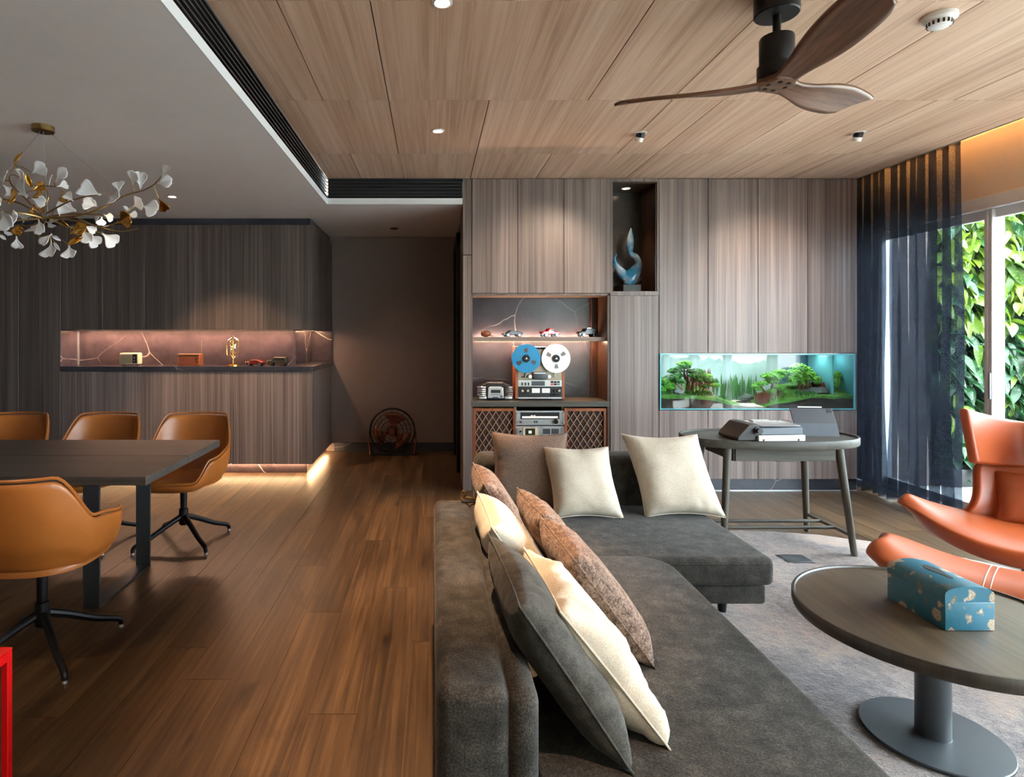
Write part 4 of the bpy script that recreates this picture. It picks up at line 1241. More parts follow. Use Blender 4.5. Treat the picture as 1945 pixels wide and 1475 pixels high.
# ================================================================== CHANDELIER
def chandelier():
    Y0 = 3.42
    O = Vector((-2.237, Y0, ZC))
    c = thing('chandelier', 'ginkgo leaf chandelier of white porcelain and gold petals', 'chandelier', O)
    MB().lathe([(0.058, 0.0), (0.058, -0.028), (0.055, -0.032)], 40).build('canopy', M_BRASS, c)
    r = random.Random(11)
    def z2w(zx, zy, Y): return at(zx / 5.463, 230 + zy / 5.463, Y) - O
    white = [((1675, 580), (1775, 470)), ((1620, 655), (1770, 610)), ((1375, 660), (1400, 520)), ((1455, 710), (1475, 530)), ((1235, 740), (1225, 610)), ((1045, 765), (850, 715)),
             ((1130, 780), (1250, 850)), ((580, 630), (660, 495)), ((590, 680), (715, 650)), ((540, 560), (480, 650)), ((330, 540), (460, 470)), ((285, 785), (110, 640)), ((40, 640), (10, 530)),
             ((30, 660), (130, 750)), ((210, 600), (240, 500)), ((790, 930), (600, 905)), ((780, 920), (620, 840)), ((670, 1025), (480, 955)), ((1010, 880), (850, 840)), ((900, 905), (970, 800)),
             ((1060, 960), (960, 1030)), ((1075, 970), (1180, 1010)), ((1055, 990), (1050, 1090)), ((1380, 890), (1490, 830)), ((1480, 880), (1625, 925)), ((1340, 930), (1270, 880)), ((1310, 980), (1430, 980)),
             ((1055, 1160), (1215, 1285)), ((850, 1120), (940, 1265)), ((890, 1170), (1035, 1290)), ((870, 1080), (1000, 1150)), ((715, 1285), (740, 1440)), ((540, 1170), (410, 1270)), ((545, 1190), (630, 1240)),
             ((530, 1260), (530, 1430)), ((560, 1260), (620, 1340)), ((400, 1150), (285, 1085)), ((400, 1020), (440, 1170)), ((170, 1195), (180, 1340)), ((140, 1150), (60, 1190)), ((20, 930), (80, 1110)), ((100, 1010), (195, 1010)),
             ((240, 1050), (280, 940)), ((320, 800), (470, 850)), ((0, 1180), (60, 1230)), ((480, 1040), (560, 1110)), ((760, 830), (690, 760))]
    gold = [((150, 460), (230, 325)), ((330, 680), (265, 545)), ((400, 690), (440, 800)), ((350, 880), (340, 1005)), ((360, 880), (470, 930)), ((655, 730), (660, 830)), ((635, 1035), (715, 1090)), ((1640, 795), (1745, 925)),
            ((1215, 1055), (1370, 1000)), ((725, 1175), (865, 1080)), ((710, 1285), (860, 1200)), ((190, 1070), (165, 1185)), ((200, 1090), (250, 1140)), ((85, 850), (190, 780)), ((0, 835), (65, 825)), ((320, 720), (480, 690))]
    # off-frame left half: counterpart of the right half
    white += [((900 - a[0], a[1] + 15), (900 - b[0], b[1] + 10)) for a, b in white if a[0] > 1000]
    gold += [((900 - a[0], a[1] + 15), (900 - b[0], b[1] + 10)) for a, b in gold if a[0] > 1000]
    paths = [[(450, 1000), (800, 980), (1100, 880), (1300, 770), (1480, 720), (1600, 655), (1670, 575)], [(450, 1010), (760, 1000), (1000, 1090), (1250, 1145), (1440, 1112)], [(500, 990), (750, 960), (1000, 970), (1230, 980), (1330, 930)],
             [(480, 960), (700, 840), (900, 780), (1045, 762)], [(420, 940), (500, 800), (480, 680), (570, 680)], [(430, 960), (280, 820), (100, 620), (150, 455)], [(430, 1000), (260, 960), (20, 930)],
             [(450, 1030), (320, 1080), (180, 1080), (-60, 1090)], [(470, 1040), (400, 1200), (520, 1180)], [(520, 1020), (720, 1100), (860, 1120), (1060, 1160)], [(560, 1010), (820, 1040), (1050, 1100), (1220, 1050)], [(450, 1000), (200, 850), (-100, 780), (-500, 700), (-700, 640)], [(450, 1010), (100, 1040), (-200, 1120), (-540, 1112)]]
    nodes = []
    for pth in paths:
        dy = r.uniform(-0.22, 0.22); n = len(pth)
        pts = [z2w(p[0], p[1], Y0 + dy * (i / (n - 1)) ** 0.8) for i, p in enumerate(pth)]
        sm = crom(pts, 6)
        MB().tube(sm, [0.0055 - 0.0028 * i / (len(sm) - 1) for i in range(len(sm))], 7).build('branch', M_BRASS, c)
        for i, p in enumerate(sm): nodes.append((p, i / (len(sm) - 1)))
    def screen(p):
        w = p + O; return Vector((w.x / w.y, (w.z - CAM_Z) / w.y))
    def petal(L, W, curl, bud=False):
        def fn(u, v):
            s = 2 * v - 1
            if bud: w = W * math.sin(PI * min(1, u * 0.93 + 0.07)) ** 0.8; ylen = L * u
            else:
                w = W * (0.10 + 0.90 * sstep(0.12, 0.85, u)); ylen = L * u * (1 - 0.22 * abs(s) ** 2.2 * u) - 0.10 * L * u ** 6 * (1 - min(1, abs(s) * 3.5))
            return (s * w, ylen, curl * L * u * u + 0.35 * w * s * s + 0.05 * W * math.sin(4.5 * s) * u)
        return fn
    for lst, mat in ((white, M_PORC), (gold, M_GOLD)):
        for a, b in lst:
            zx = Vector(((a[0] - 821 * 0) / 1.0, a[1]))
            sa = screen(z2w(a[0], a[1], Y0))
            best = min(nodes, key=lambda q: (screen(q[0]) - sa).length + 0.012 * (1 - q[1]))
            Y = (best[0] + O).y + r.uniform(-0.05, 0.05)
            A = z2w(a[0], a[1], Y); B = z2w(b[0], b[1], Y + r.uniform(-0.05, 0.05))
            d = B - A; L = d.length
            yv = d.normalized()
            zv = Vector((r.uniform(-0.5, 0.5), -1, r.uniform(-0.4, 0.6))); zv = (zv - yv * zv.dot(yv)).normalized()
            xv = yv.cross(zv)
            bud = L < 0.055 or (mat is M_GOLD and r.random() < 0.4)
            Wd = L * (0.22 if bud else r.uniform(0.36, 0.48))
            M = Matrix((xv, yv, zv)).transposed()
            fn = petal(L, Wd, r.uniform(-0.25, 0.25), bud)
            o = MB().grid(lambda u, v: M @ Vector(fn(u, v)) + A, 10, 10).build('petal', mat, c, smooth=3.2, solid=0.0035)
            if (best[0] - A).length > 0.01:
                mid = (best[0] + A) / 2 + Vector((0, 0, 0.01))
                MB().tube(crom([best[0], mid, A + yv * 0.006], 4), 0.0018, 6).build('twig', M_BRASS, c)
    for e in ((20, 600), (495, 985), (1235, 740)):
        MB().tube([(0.03 * (e[0] - 450) / 780, 0, -0.03), z2w(e[0], e[1], Y0)], 0.0011, 6).build('cable', M_SILV, c)
    for dx in (-0.40, 0.35):
        ld = bpy.data.lights.new('chandelier_bulb', 'POINT'); ld.energy = 0.3; ld.color = (1.0, 0.80, 0.58); ld.shadow_soft_size = 0.02
        lo = bpy.data.objects.new('chandelier_bulb', ld); COL.objects.link(lo); lo.parent = c; lo.location = (dx, 0, -0.55)
chandelier()

# ================================================================== HALL FLOOR FAN
hf = thing('floor_fan', 'round dark floor fan with copper blades at the end of the passage', 'fan', (-0.475, 7.12, 0))
for k in range(5):
    rr = 0.265 - 0.045 * k; yy = -0.03 - 0.018 * k
    MB().tube([(rr * math.cos(2 * PI * i / 60), yy, 0.29 + rr * math.sin(2 * PI * i / 60)) for i in range(60)], 0.0045 if k else 0.011, 6, closed=True).build('guard_ring', M_COPPER if k == 4 else M_BLACK, hf)
for k in range(20):
    a = 2 * PI * k / 20
    MB().tube([(0.265 * math.cos(a), -0.03, 0.29 + 0.265 * math.sin(a)), (0.15 * math.cos(a + 0.25), -0.085, 0.29 + 0.15 * math.sin(a + 0.25)), (0.04 * math.cos(a + 0.4), -0.10, 0.29 + 0.04 * math.sin(a + 0.4))], 0.002, 5).build('guard_wire', M_COPPER if k == 6 else M_BLACK, hf)
MB().cyl((0, -0.11, 0.29), (0, -0.02, 0.29), 0.035, 0.045, 24).build('hub', M_COPPER, hf)
for k in range(3):
    a0 = math.radians(80 + 120 * k)
    def bl(u, v):
        a = a0 + (v - 0.5) * (0.5 + 0.8 * u); q = 0.04 + 0.17 * u
        return (q * math.cos(a), -0.06 + 0.03 * (v - 0.5), 0.29 + q * math.sin(a))
    MB().grid(bl, 8, 8).build('blade', M_COPPER, hf, smooth=3.2, solid=0.003)
MB().cyl((0, -0.02, 0.29), (0, 0.10, 0.29), 0.06, 0.05, 24).build('motor', M_BLACK, hf)
for sx in (-1, 1):
    MB().tube([(sx * 0.275, -0.02, 0.29), (sx * 0.278, -0.03, 0.15), (sx * 0.26, -0.04, 0.012)], 0.010, 8).build('stand', M_COPPER, hf)
MB().tube([(-0.26, -0.04, 0.012), (-0.24, 0.12, 0.012), (0.24, 0.12, 0.012), (0.26, -0.04, 0.012)], 0.011, 8).build('foot_rail', M_BLACK, hf)
MB().tube([(-0.26, -0.04, 0.012), (0.26, -0.04, 0.012)], 0.011, 8).build('foot_rail', M_BLACK, hf)
MB().prism([(-0.26, 0.02), (0.26, 0.02), (0.25, 0.16), (0.13, 0.06), (-0.13, 0.06), (-0.25, 0.16)], 'Y', -0.02, 0.0).build('lower_plate', M_BLACKP, hf, smooth=None)

# ================================================================== HI-FI
def speaker(label, x0, x1):
    z0, z1 = 0.022, 0.757
    s = thing('loudspeaker', label, 'speaker', ((x0 + x1) / 2, YB + 0.04, z0))
    w = (x1 - x0) / 2; h = z1 - z0
    fr = 0.026
    MB().box(-w, w, 0.0, 0.28, 0, h).build('grille_cloth', plain('dark_brown_cloth', srgb(44, 28, 24), 0.9, bump=0.3, bscale=500), s, smooth=None)
    m = MB().box(-w - 0.001, -w + fr, -0.022, 0.282, -0.001, h + 0.001).box(w - fr, w + 0.001, -0.022, 0.282, -0.001, h + 0.001).box(-w + fr, w - fr, -0.022, 0.282, h - fr, h + 0.001).box(-w + fr, w - fr, -0.022, 0.282, -0.001, fr)
    m.build('cabinet', W_WALNUT, s, smooth=None, bevel=(0.002, 1))
    lat = MB()
    iw, ih = w - fr, h - 2 * fr
    px, pz = 2 * iw / 5.5, 2 * iw / 5.5 * 1.55
    for sg in (1, -1):
        for k in range(-14, 20):
            # line x = -iw + k*px/1 + sg*(z)*(px/pz)
            p0 = []
            for zz in [i * ih / 160 for i in range(161)]:
                xx = -iw + k * px + sg * zz * (px / pz)
                if -iw <= xx <= iw: p0.append((xx, zz))
            if len(p0) > 2:
                (xa, za), (xb, zb) = p0[0], p0[-1]
                yo = -0.010 if sg > 0 else -0.006
                dx, dz = xb - xa, zb - za; L = math.hypot(dx, dz); nx, nz = -dz / L * 0.0032, dx / L * 0.0032
                lat.add([(xa + nx, yo, za + fr + nz), (xa - nx, yo, za + fr - nz), (xb - nx, yo, zb + fr - nz), (xb + nx, yo, zb + fr + nz),
                         (xa + nx, 0, za + fr + nz), (xa - nx, 0, za + fr - nz), (xb - nx, 0, zb + fr - nz), (xb + nx, 0, zb + fr + nz)],
                        [(0, 1, 2, 3), (0, 4, 5, 1), (3, 2, 6, 7), (0, 3, 7, 4), (1, 5, 6, 2)])
    lat.build('lattice', plain('pale_walnut_lattice', srgb(150, 112, 88), 0.5), s, smooth=None)
    return s
speaker('walnut loudspeaker with diamond lattice left of the stereo stack', 0.376, 0.772)
speaker('walnut loudspeaker with diamond lattice right of the stereo stack', 1.222, 1.612)

rack = thing('hifi_rack', 'silver rack rails holding the tuner and the cassette deck', 'rack', (0.997, YB + 0.05, 0.02))
for sx in (-1, 1):
    MB().box(sx * 0.222 - 0.012, sx * 0.222 + 0.012, 0.03, 0.06, 0, 0.742).build('post', M_SILV, rack, smooth=None)
    for z in (0.1, 0.2, 0.3, 0.4, 0.5, 0.58):
        MB().cyl((sx * 0.222, 0.022, z), (sx * 0.222, 0.031, z), 0.006, 0.006, 10).build('bolt', M_BLACK, rack)
for z in (0.0, 0.28, 0.42, 0.572):
    MB().box(-0.234, 0.234, 0.06, 0.28, z, z + 0.008).build('tray', M_BLACK, rack, smooth=None)
def unit(name, label, z0, z1):
    u = thing(name, label, 'stereo', (0.997, YB + 0.03, z0))
    h = z1 - z0
    MB().box(-0.205, 0.205, 0.012, 0.27, 0.0, h - 0.002).build('case', M_BLACK, u, smooth=None)
    MB().box(-0.232, 0.232, 0.0, 0.012, 0.0, h).build('faceplate', M_SILV, u, smooth=None, bevel=(0.001, 1))
    for sx in (-1, 1):
        MB().tube([(sx * 0.214, 0.0, 0.018), (sx * 0.214, -0.024, 0.018), (sx * 0.214, -0.024, h - 0.018), (sx * 0.214, 0.0, h - 0.018)], 0.006, 8).build('handle', M_CHROME, u)
    return u
u = unit('stereo_tuner', 'silver stereo tuner with warm lit dial window', 0.602, 0.735)
M_DIAL = emit('dial_glow', (1.0, 0.74, 0.45, 1), 0.22)
MB().box(-0.18, 0.18, -0.003, 0.001, 0.055, 0.118).build('dial_window', M_BLACKP, u, smooth=None)
MB().box(-0.165, 0.165, -0.005, -0.002, 0.064, 0.082).build('dial_scale', M_DIAL, u, smooth=None)
for x in (-0.085, -0.06): MB().box(x, x + 0.018, -0.005, -0.002, 0.064, 0.092).build('meter', M_WHITEP, u, smooth=None)
for x in (-0.05, -0.03): MB().prism([(x, 0.02), (x + 0.012, 0.02), (x + 0.004, 0.03), (x + 0.012, 0.04), (x, 0.04), (x - 0.008, 0.03)], 'Y', -0.003, 0.001).build('switch', M_BLACKP, u, smooth=None)
MB().cyl((0.145, -0.022, 0.035), (0.145, 0.0, 0.035), 0.022, 0.023, 24).build('tuning_knob', M_CHROME, u)
MB().cyl((-0.18, -0.015, 0.03), (-0.18, 0.0, 0.03), 0.009, 0.009, 16).build('power_switch', M_CHROME, u)
u = unit('cassette_deck', 'silver cassette deck with green level display', 0.46, 0.592)
MB().box(-0.155, -0.02, -0.004, 0.001, 0.02, 0.118).build('display_bezel', M_CREAMP, u, smooth=None)
MB().box(-0.135, -0.045, -0.006, -0.003, 0.05, 0.112).build('display', M_BLACKP, u, smooth=None)
MB().box(-0.105, -0.078, -0.008, -0.005, 0.066, 0.09).build('indicator', emit('green_display', (0.55, 0.9, 0.05, 1), 0.5), u, smooth=None)
MB().box(0.03, 0.175, -0.003, 0.001, 0.06, 0.108).build('cassette_window', M_GUN, u, smooth=None)
MB().box(0.095, 0.105, -0.006, -0.002, 0.06, 0.108).build('cassette_rail', M_SILV, u, smooth=None)
MB().cyl((-0.18, -0.015, 0.085), (-0.18, 0.0, 0.085), 0.009, 0.009, 16).build('power_switch', M_CHROME, u)
for k in range(5): MB().box(0.0 + k * 0.03, 0.022 + k * 0.03, -0.008, 0.0, 0.02, 0.036).build('key', M_CHROME, u, smooth=None)
u = unit('stereo_amplifier', 'silver amplifier low in the stack behind the sofa cushions', 0.31, 0.445)
for k in range(4): MB().cyl((-0.12 + 0.08 * k, -0.018, 0.06), (-0.12 + 0.08 * k, 0.0, 0.06), 0.016, 0.017, 20).build('knob', M_CHROME, u)

# reel-to-reel deck
rd = thing('reel_tape_deck', 'silver and black reel-to-reel tape deck on the shelf counter', 'tape deck', (1.013, 5.60, 0.824))
M_FACE = plain('champagne_aluminium', srgb(150, 138, 122), 0.4, 0.5)
MB().box(-0.205, 0.205, 0.01, 0.19, 0.012, 0.50).build('case', M_BLACK, rd, smooth=None)
for sx in (-1, 1):
    MB().box(sx * 0.219 - 0.013, sx * 0.219 + 0.013, -0.004, 0.2, 0.01, 0.503).build('side_panel', W_WALNUT, rd, smooth=None, bevel=(0.002, 1))
    MB().box(sx * 0.15 - 0.03, sx * 0.15 + 0.03, 0.02, 0.18, 0.0, 0.012).build('foot', M_BLACKP, rd, smooth=None)
MB().box(-0.205, 0.205, 0.0, 0.01, 0.185, 0.475).build('reel_panel', M_FACE, rd, smooth=None)
MB().box(-0.205, 0.205, -0.001, 0.012, 0.475, 0.50).build('top_bar', M_BLACK, rd, smooth=None)
MB().box(-0.20, 0.20, -0.004, 0.01, 0.497, 0.503).build('handle_bar', M_CHROME, rd, smooth=None)
MB().box(-0.205, 0.205, -0.006, 0.01, 0.128, 0.185).build('transport_panel', M_SILV, rd, smooth=None)
MB().box(-0.205, 0.205, -0.004, 0.01, 0.028, 0.128).build('meter_panel', M_BLACKP, rd, smooth=None)
MB().box(-0.205, 0.205, -0.008, 0.01, 0.014, 0.026).build('base_trim', M_SILV, rd, smooth=None)
hc = MB().box(-0.07, 0.06, -0.03, 0.0, 0.195, 0.265).build('head_cover', M_GUN, rd, smooth=None, bevel=(0.003, 2))
MB().box(-0.06, 0.05, -0.032, -0.029, 0.25, 0.26).build('name_strip', M_SILV, hc, smooth=None)
for x in (-0.095, 0.085): MB().cyl((x, -0.03, 0.222), (x, 0.0, 0.222), 0.016, 0.016, 20).build('tape_roller', M_WHITEP, rd)
for x in (-0.14, 0.135): MB().tube([(x, -0.02, 0.21), (x + 0.005, -0.02, 0.27)], 0.006, 8).build('tension_arm', M_CHROME, rd)
MB().box(-0.175, -0.12, -0.006, 0.0, 0.212, 0.222).build('slot', M_BLACKP, rd, smooth=None)
for x in (-0.168, -0.137, -0.108): MB().box(x - 0.006, x + 0.006, -0.018, -0.005, 0.138, 0.166).build('lever', M_BLACKP, rd, smooth=None)
MB().box(-0.08, 0.045, -0.009, -0.005, 0.135, 0.178).build('tape_counter', M_GUN, rd, smooth=None)
for r_ in range(2):
    for k in range(3):
        MB().box(0.10 + k * 0.03, 0.126 + k * 0.03, -0.012, -0.005, 0.139 + r_ * 0.022, 0.157 + r_ * 0.022).build('button', [plain('red_button', srgb(196, 64, 50), 0.4), M_BLACKP, plain('sage_button', srgb(92, 120, 112), 0.4)][k] if r_ == 0 else M_BLACKP, rd, smooth=None, bevel=(0.001, 1))
M_METER = emit('meter_glow', (1.0, 0.82, 0.50, 1), 0.1)
for x in (-0.075, 0.02):
    mt = MB().box(x, x + 0.073, -0.008, -0.003, 0.068, 0.11).build('level_meter', M_METER, rd, smooth=None)
    MB().tube([(x + 0.036, -0.009, 0.07), (x + 0.02, -0.009, 0.1)], 0.0011, 5).build('needle', M_BLACKP, mt)
for x in (-0.165, -0.115, 0.14, 0.178): MB().cyl((x, -0.022, 0.088), (x, -0.003, 0.088), 0.012, 0.013, 18).build('knob', M_CHROME if x < 0.1 or x > 0.15 else M_BLACKP, rd)
for k in range(4): MB().cyl((0.11 + 0.024 * k, -0.015, 0.05), (0.11 + 0.024 * k, -0.003, 0.05), 0.008, 0.008, 12).build('small_knob', M_BLACK, rd)

def reel(label, x, z, mat, ang, slotmat):
    r_ = thing('tape_reel', label, 'tape reel', (x, 5.575, z))
    R = 0.135
    vs = []
    m = MB()
    # flange: ring sectors with three window slots
    n = 72
    rad = [0.03, 0.055, 0.10, R]
    fs = []
    for yy in (-0.012, -0.009):
        for q in rad: vs += [(q * math.cos(2 * PI * i / n), yy, q * math.sin(2 * PI * i / n)) for i in range(n)]
    def slot(i):
        return any(((i - (ang + k * 24)) % 72) < 5 for k in range(3))
    off = 4 * n
    for k in range(3):
        for i in range(n):
            j = (i + 1) % n
            if k == 1 and slot(i): continue
            a = (k * n + i, k * n + j, (k + 1) * n + j, (k + 1) * n + i)
            fs.append(a); fs.append(tuple(q + off for q in a))
    fs += [(3 * n + i, 3 * n + (i + 1) % n, off + 3 * n + (i + 1) % n, off + 3 * n + i) for i in range(n)]
    m.add(vs, fs)
    f = m.build('front_flange', mat, r_, smooth=0.5)
    m2 = MB().cyl((0, -0.009, 0), (0, -0.001, 0), 0.092, 0.092, 48).build('tape_pack', slotmat, r_)
    m3 = MB().cyl((0, -0.001, 0), (0, 0.002, 0), R, R, 60).build('rear_flange', mat, r_)
    hb = MB().cyl((0, -0.03, 0), (0, -0.008, 0), 0.032, 0.038, 32).build('hub', M_BLACK, r_)
    for k in range(3):
        a = math.radians(90 + 120 * k)
        MB().cyl((0.018 * math.cos(a), -0.033, 0.018 * math.sin(a)), (0.018 * math.cos(a), -0.029, 0.018 * math.sin(a)), 0.006, 0.006, 10).build('lug', M_STEEL, hb)
    MB().cyl((0, -0.035, 0), (0, -0.03, 0), 0.007, 0.007, 12).build('spindle', M_CHROME, r_)
reel('bright blue tape reel on the left spindle of the tape deck', at(999.4, 680.5, 5.565).x, at(999.4, 680.5, 5.565).z, M_BLUE, 16, plain('brown_tape', srgb(70, 58, 54), 0.3))
reel('white tape reel on the right spindle of the tape deck', at(1056, 680.5, 5.565).x, at(1056, 680.5, 5.565).z, M_WHITEP, 4, plain('grey_tape', srgb(110, 110, 112), 0.3))

# retro CD radio
cr = thing('portable_radio', 'chrome retro portable radio beside the tape deck', 'radio', (0.595, 5.60, 0.824))
pl = [(-0.165, 0.02), (-0.16, 0.12), (-0.13, 0.145), (-0.09, 0.15), (-0.08, 0.162), (0.08, 0.162), (0.09, 0.15), (0.13, 0.145), (0.16, 0.12), (0.165, 0.02), (0.15, 0.005), (-0.15, 0.005)]
MB().prism(pl, 'Y', 0.0, 0.13).build('body', M_BLACKP, cr, smooth=0.5, bevel=(0.008, 3))
for sx in (-1, 1):
    for k in range(5):
        z = 0.045 + k * 0.019
        MB().tube([(sx * 0.165, 0.05, z), (sx * 0.158, -0.002, z), (sx * 0.125, -0.018, z), (sx * 0.095, -0.012, z)], 0.0078, 8).build('chrome_rib', M_CHROME, cr)
    MB().box(sx * 0.12 - 0.035, sx * 0.12 + 0.035, -0.014, 0.0, 0.008, 0.034).build('corner_pad', M_SILV, cr, smooth=None, bevel=(0.004, 2))
fp = MB().prism([(-0.075, 0.02), (0.075, 0.02), (0.07, 0.115), (0.05, 0.125), (-0.05, 0.125), (-0.07, 0.115)], 'Y', -0.02, 0.0).build('front_panel', M_SILV, cr, smooth=0.5, bevel=(0.003, 2))
MB().box(-0.045, 0.045, -0.022, -0.019, 0.068, 0.098).build('display', M_BLACKP, fp, smooth=None)
for k in range(4): MB().box(-0.045 + k * 0.024, -0.028 + k * 0.024, -0.023, -0.019, 0.05, 0.056).build('key', M_STEEL, fp, smooth=None)
MB().box(-0.03, 0.025, -0.024, -0.019, 0.014, 0.03).build('dial_window', plain('navy_window', srgb(30, 34, 62), 0.3), fp, smooth=None)
MB().cyl((0.055, -0.03, 0.036), (0.055, -0.018, 0.036), 0.011, 0.012, 18).build('knob', M_CHROME, fp)
for k in range(6): MB().box(-0.06 + k * 0.021, -0.046 + k * 0.021, 0.01, 0.03, 0.162, 0.168).build('top_key', M_CHROME, cr, smooth=None)
MB().tube(crom([(-0.14, 0.07, 0.14), (-0.11, 0.07, 0.178), (0.0, 0.07, 0.186), (0.11, 0.07, 0.178), (0.14, 0.07, 0.14)], 6), 0.006, 8).build('carry_handle', M_BLACK, cr)

# ================================================================== MODEL CARS AND ORNAMENTS
def car(name, label, loc, rotz, L, mat, truck=False, suv=False, trim=None, group=None):
    c = thing(name, label, 'toy car', loc, rotz, group)
    H = L * (0.40 if suv else 0.33); W = L * 0.40; R = L * 0.105
    h0 = R * 0.7
    if truck:
        side = [(-0.5, 0.14), (0.5, 0.14), (0.5, 0.26), (0.42, 0.30), (0.2, 0.31), (0.08, 0.44), (-0.12, 0.44), (-0.16, 0.28), (-0.5, 0.28)]
    elif suv:
        side = [(-0.5, 0.13), (0.5, 0.13), (0.5, 0.27), (0.24, 0.29), (0.16, 0.43), (-0.44, 0.43), (-0.5, 0.28)]
    else:
        side = [(-0.5, 0.11), (0.5, 0.11), (0.5, 0.18), (0.3, 0.23), (0.14, 0.33), (-0.18, 0.33), (-0.38, 0.25), (-0.5, 0.24)]
    MB().prism([(p[0] * L, p[1] * L) for p in side], 'Y', -W / 2, W / 2).build('body', mat, c, smooth=0.5, bevel=(L * 0.03, 3))
    win = [(0.06, 0.31), (0.02, 0.40), (-0.09, 0.40), (-0.11, 0.31)] if truck else ([(0.19, 0.30), (0.13, 0.40), (-0.41, 0.40), (-0.43, 0.30)] if suv else [(0.22, 0.235), (0.11, 0.305), (-0.16, 0.305), (-0.3, 0.24)])
    MB().prism([(p[0] * L, p[1] * L) for p in win], 'Y', -W / 2 - L * 0.006, W / 2 + L * 0.006).build('windows', M_BLACKP, c, smooth=None)
    for x in (-0.30, 0.31):
        for s in (-1, 1):
            w = MB().cyl((x * L, s * (W / 2 - L * 0.06), R), (x * L, s * (W / 2 + L * 0.015), R), R, R, 20).build('wheel', M_BLACKP, c)
            MB().cyl((x * L, s * (W / 2 + L * 0.01), R), (x * L, s * (W / 2 + L * 0.02), R), R * 0.6, R * 0.55, 16).build('hubcap', trim or M_CHROME, w)
    MB().box(0.49 * L, 0.53 * L, -W * 0.48, W * 0.48, 0.13 * L, 0.17 * L).build('bumper', trim or M_CHROME, c, smooth=None)
    for s in (-1, 1): MB().cyl((0.495 * L, s * W * 0.34, 0.21 * L), (0.52 * L, s * W * 0.34, 0.21 * L), 0.035 * L, 0.035 * L, 12).build('headlamp', M_CREAMP, c)
    if suv: MB().box(-0.4 * L, 0.1 * L, -W * 0.4, W * 0.4, 0.43 * L, 0.45 * L).build('roof_rack', trim or M_CHROME, c, smooth=None)
    return c
ZS = 1.416
M_BLKP = plain('glossy_black_paint', srgb(14, 14, 15), 0.3)
M_REDP = plain('glossy_red_paint', srgb(190, 26, 22), 0.15)
M_DRED = plain('dark_red_paint', srgb(120, 22, 18), 0.2)
M_OLIV = plain('dark_olive_paint', srgb(52, 50, 40), 0.3)
car('model_car', 'black model coupe with white wheels on the upper shelf', (0.755, 5.60, ZS), PI + 0.25, 0.185, M_BLKP, trim=M_WHITEP)
car('model_truck', 'red vintage model pickup on the upper shelf', (1.105, 5.60, ZS), PI + 0.35, 0.185, M_REDP, truck=True)
car('model_car', 'black vintage model car at the right end of the upper shelf', (1.465, 5.62, ZS), PI + 0.3, 0.19, M_BLKP, suv=True)
st = thing('wooden_mouse', 'small brown wooden mouse at the left end of the upper shelf', 'ornament', (0.505, 5.60, ZS))
MB().ico((0, 0, 0.03), 0.047, 0.03, 0.030, 3, 0.1, 2).build('body', W_WALNUT, st, smooth=3.2)
MB().tube(crom([(0.04, 0, 0.02), (0.06, 0, 0.01), (0.075, 0, 0.006)], 4), 0.004, 6).build('tail', W_WALNUT, st)
MB().ico((-0.034, -0.016, 0.048), 0.010, 0.005, 0.010, 2).build('ear', W_WALNUT, st, smooth=3.2)

ZK = ZN0
tvc = thing('retro_television', 'small cream retro television ornament in the dining niche', 'ornament', (-3.19, 6.30, ZK))
MB().box(-0.10, 0.10, -0.05, 0.05, 0.014, 0.135).build('body', M_CREAMP, tvc, smooth=0.5, bevel=(0.016, 4))
MB().box(-0.088, 0.035, -0.055, -0.045, 0.028, 0.122).build('screen', plain('tan_screen', srgb(150, 130, 100), 0.3), tvc, smooth=0.5, bevel=(0.006, 3))
MB().box(0.042, 0.09, -0.054, -0.046, 0.028, 0.122).build('control_panel', M_BLACKP, tvc, smooth=None)
for z in (0.055, 0.085): MB().cyl((0.066, -0.065, z), (0.066, -0.052, z), 0.009, 0.01, 14).build('knob', M_CHROME, tvc)
for sx in (-1, 1): MB().cyl((sx * 0.08, 0, 0.0), (sx * 0.06, 0, 0.016), 0.006, 0.008, 10).build('foot', M_BLACK, tvc)
wr_ = thing('wooden_radio', 'brown wooden table radio with antenna in the dining niche', 'radio', (-2.56, 6.30, ZK))
MB().box(-0.115, 0.115, -0.05, 0.05, 0.0, 0.125).build('body', W_WALNUT, wr_, smooth=0.5, bevel=(0.006, 3))
MB().box(-0.095, 0.055, -0.054, -0.045, 0.018, 0.085).build('grille', plain('rust_cloth', srgb(110, 52, 32), 0.8), wr_, smooth=None)
MB().box(-0.105, 0.105, -0.053, -0.046, 0.098, 0.118).build('dial', M_BRASS, wr_, smooth=None)
for z in (0.04, 0.075): MB().cyl((0.085, -0.064, z), (0.085, -0.05, z), 0.013, 0.014, 16).build('knob', M_COPPER, wr_)
MB().tube([(0.105, 0.03, 0.12), (0.105, 0.03, 0.27)], 0.0013, 6).build('antenna', M_BRASS, wr_)
ck = thing('skeleton_clock', 'tall gold skeleton clock under a glass dome in the dining niche', 'clock', (-2.10, 6.27, ZK))
MB().lathe([(0.075, 0.0), (0.075, 0.012), (0.06, 0.018), (0.02, 0.022)], 36).build('base', M_GOLD, ck)
MB().lathe([(0.007, 0.02), (0.007, 0.07), (0.02, 0.075), (0.02, 0.082)], 16).build('stem', M_GOLD, ck)
M_DOME = glass_thin('dome_glass', (0.98, 0.98, 0.98, 1), 1.6)
MB().lathe([(0.03, 0.075), (0.058, 0.10), (0.064, 0.13), (0.064, 0.24), (0.058, 0.27), (0.03, 0.292), (0.006, 0.298)], 32, cap=False).build('dome', M_DOME, ck)
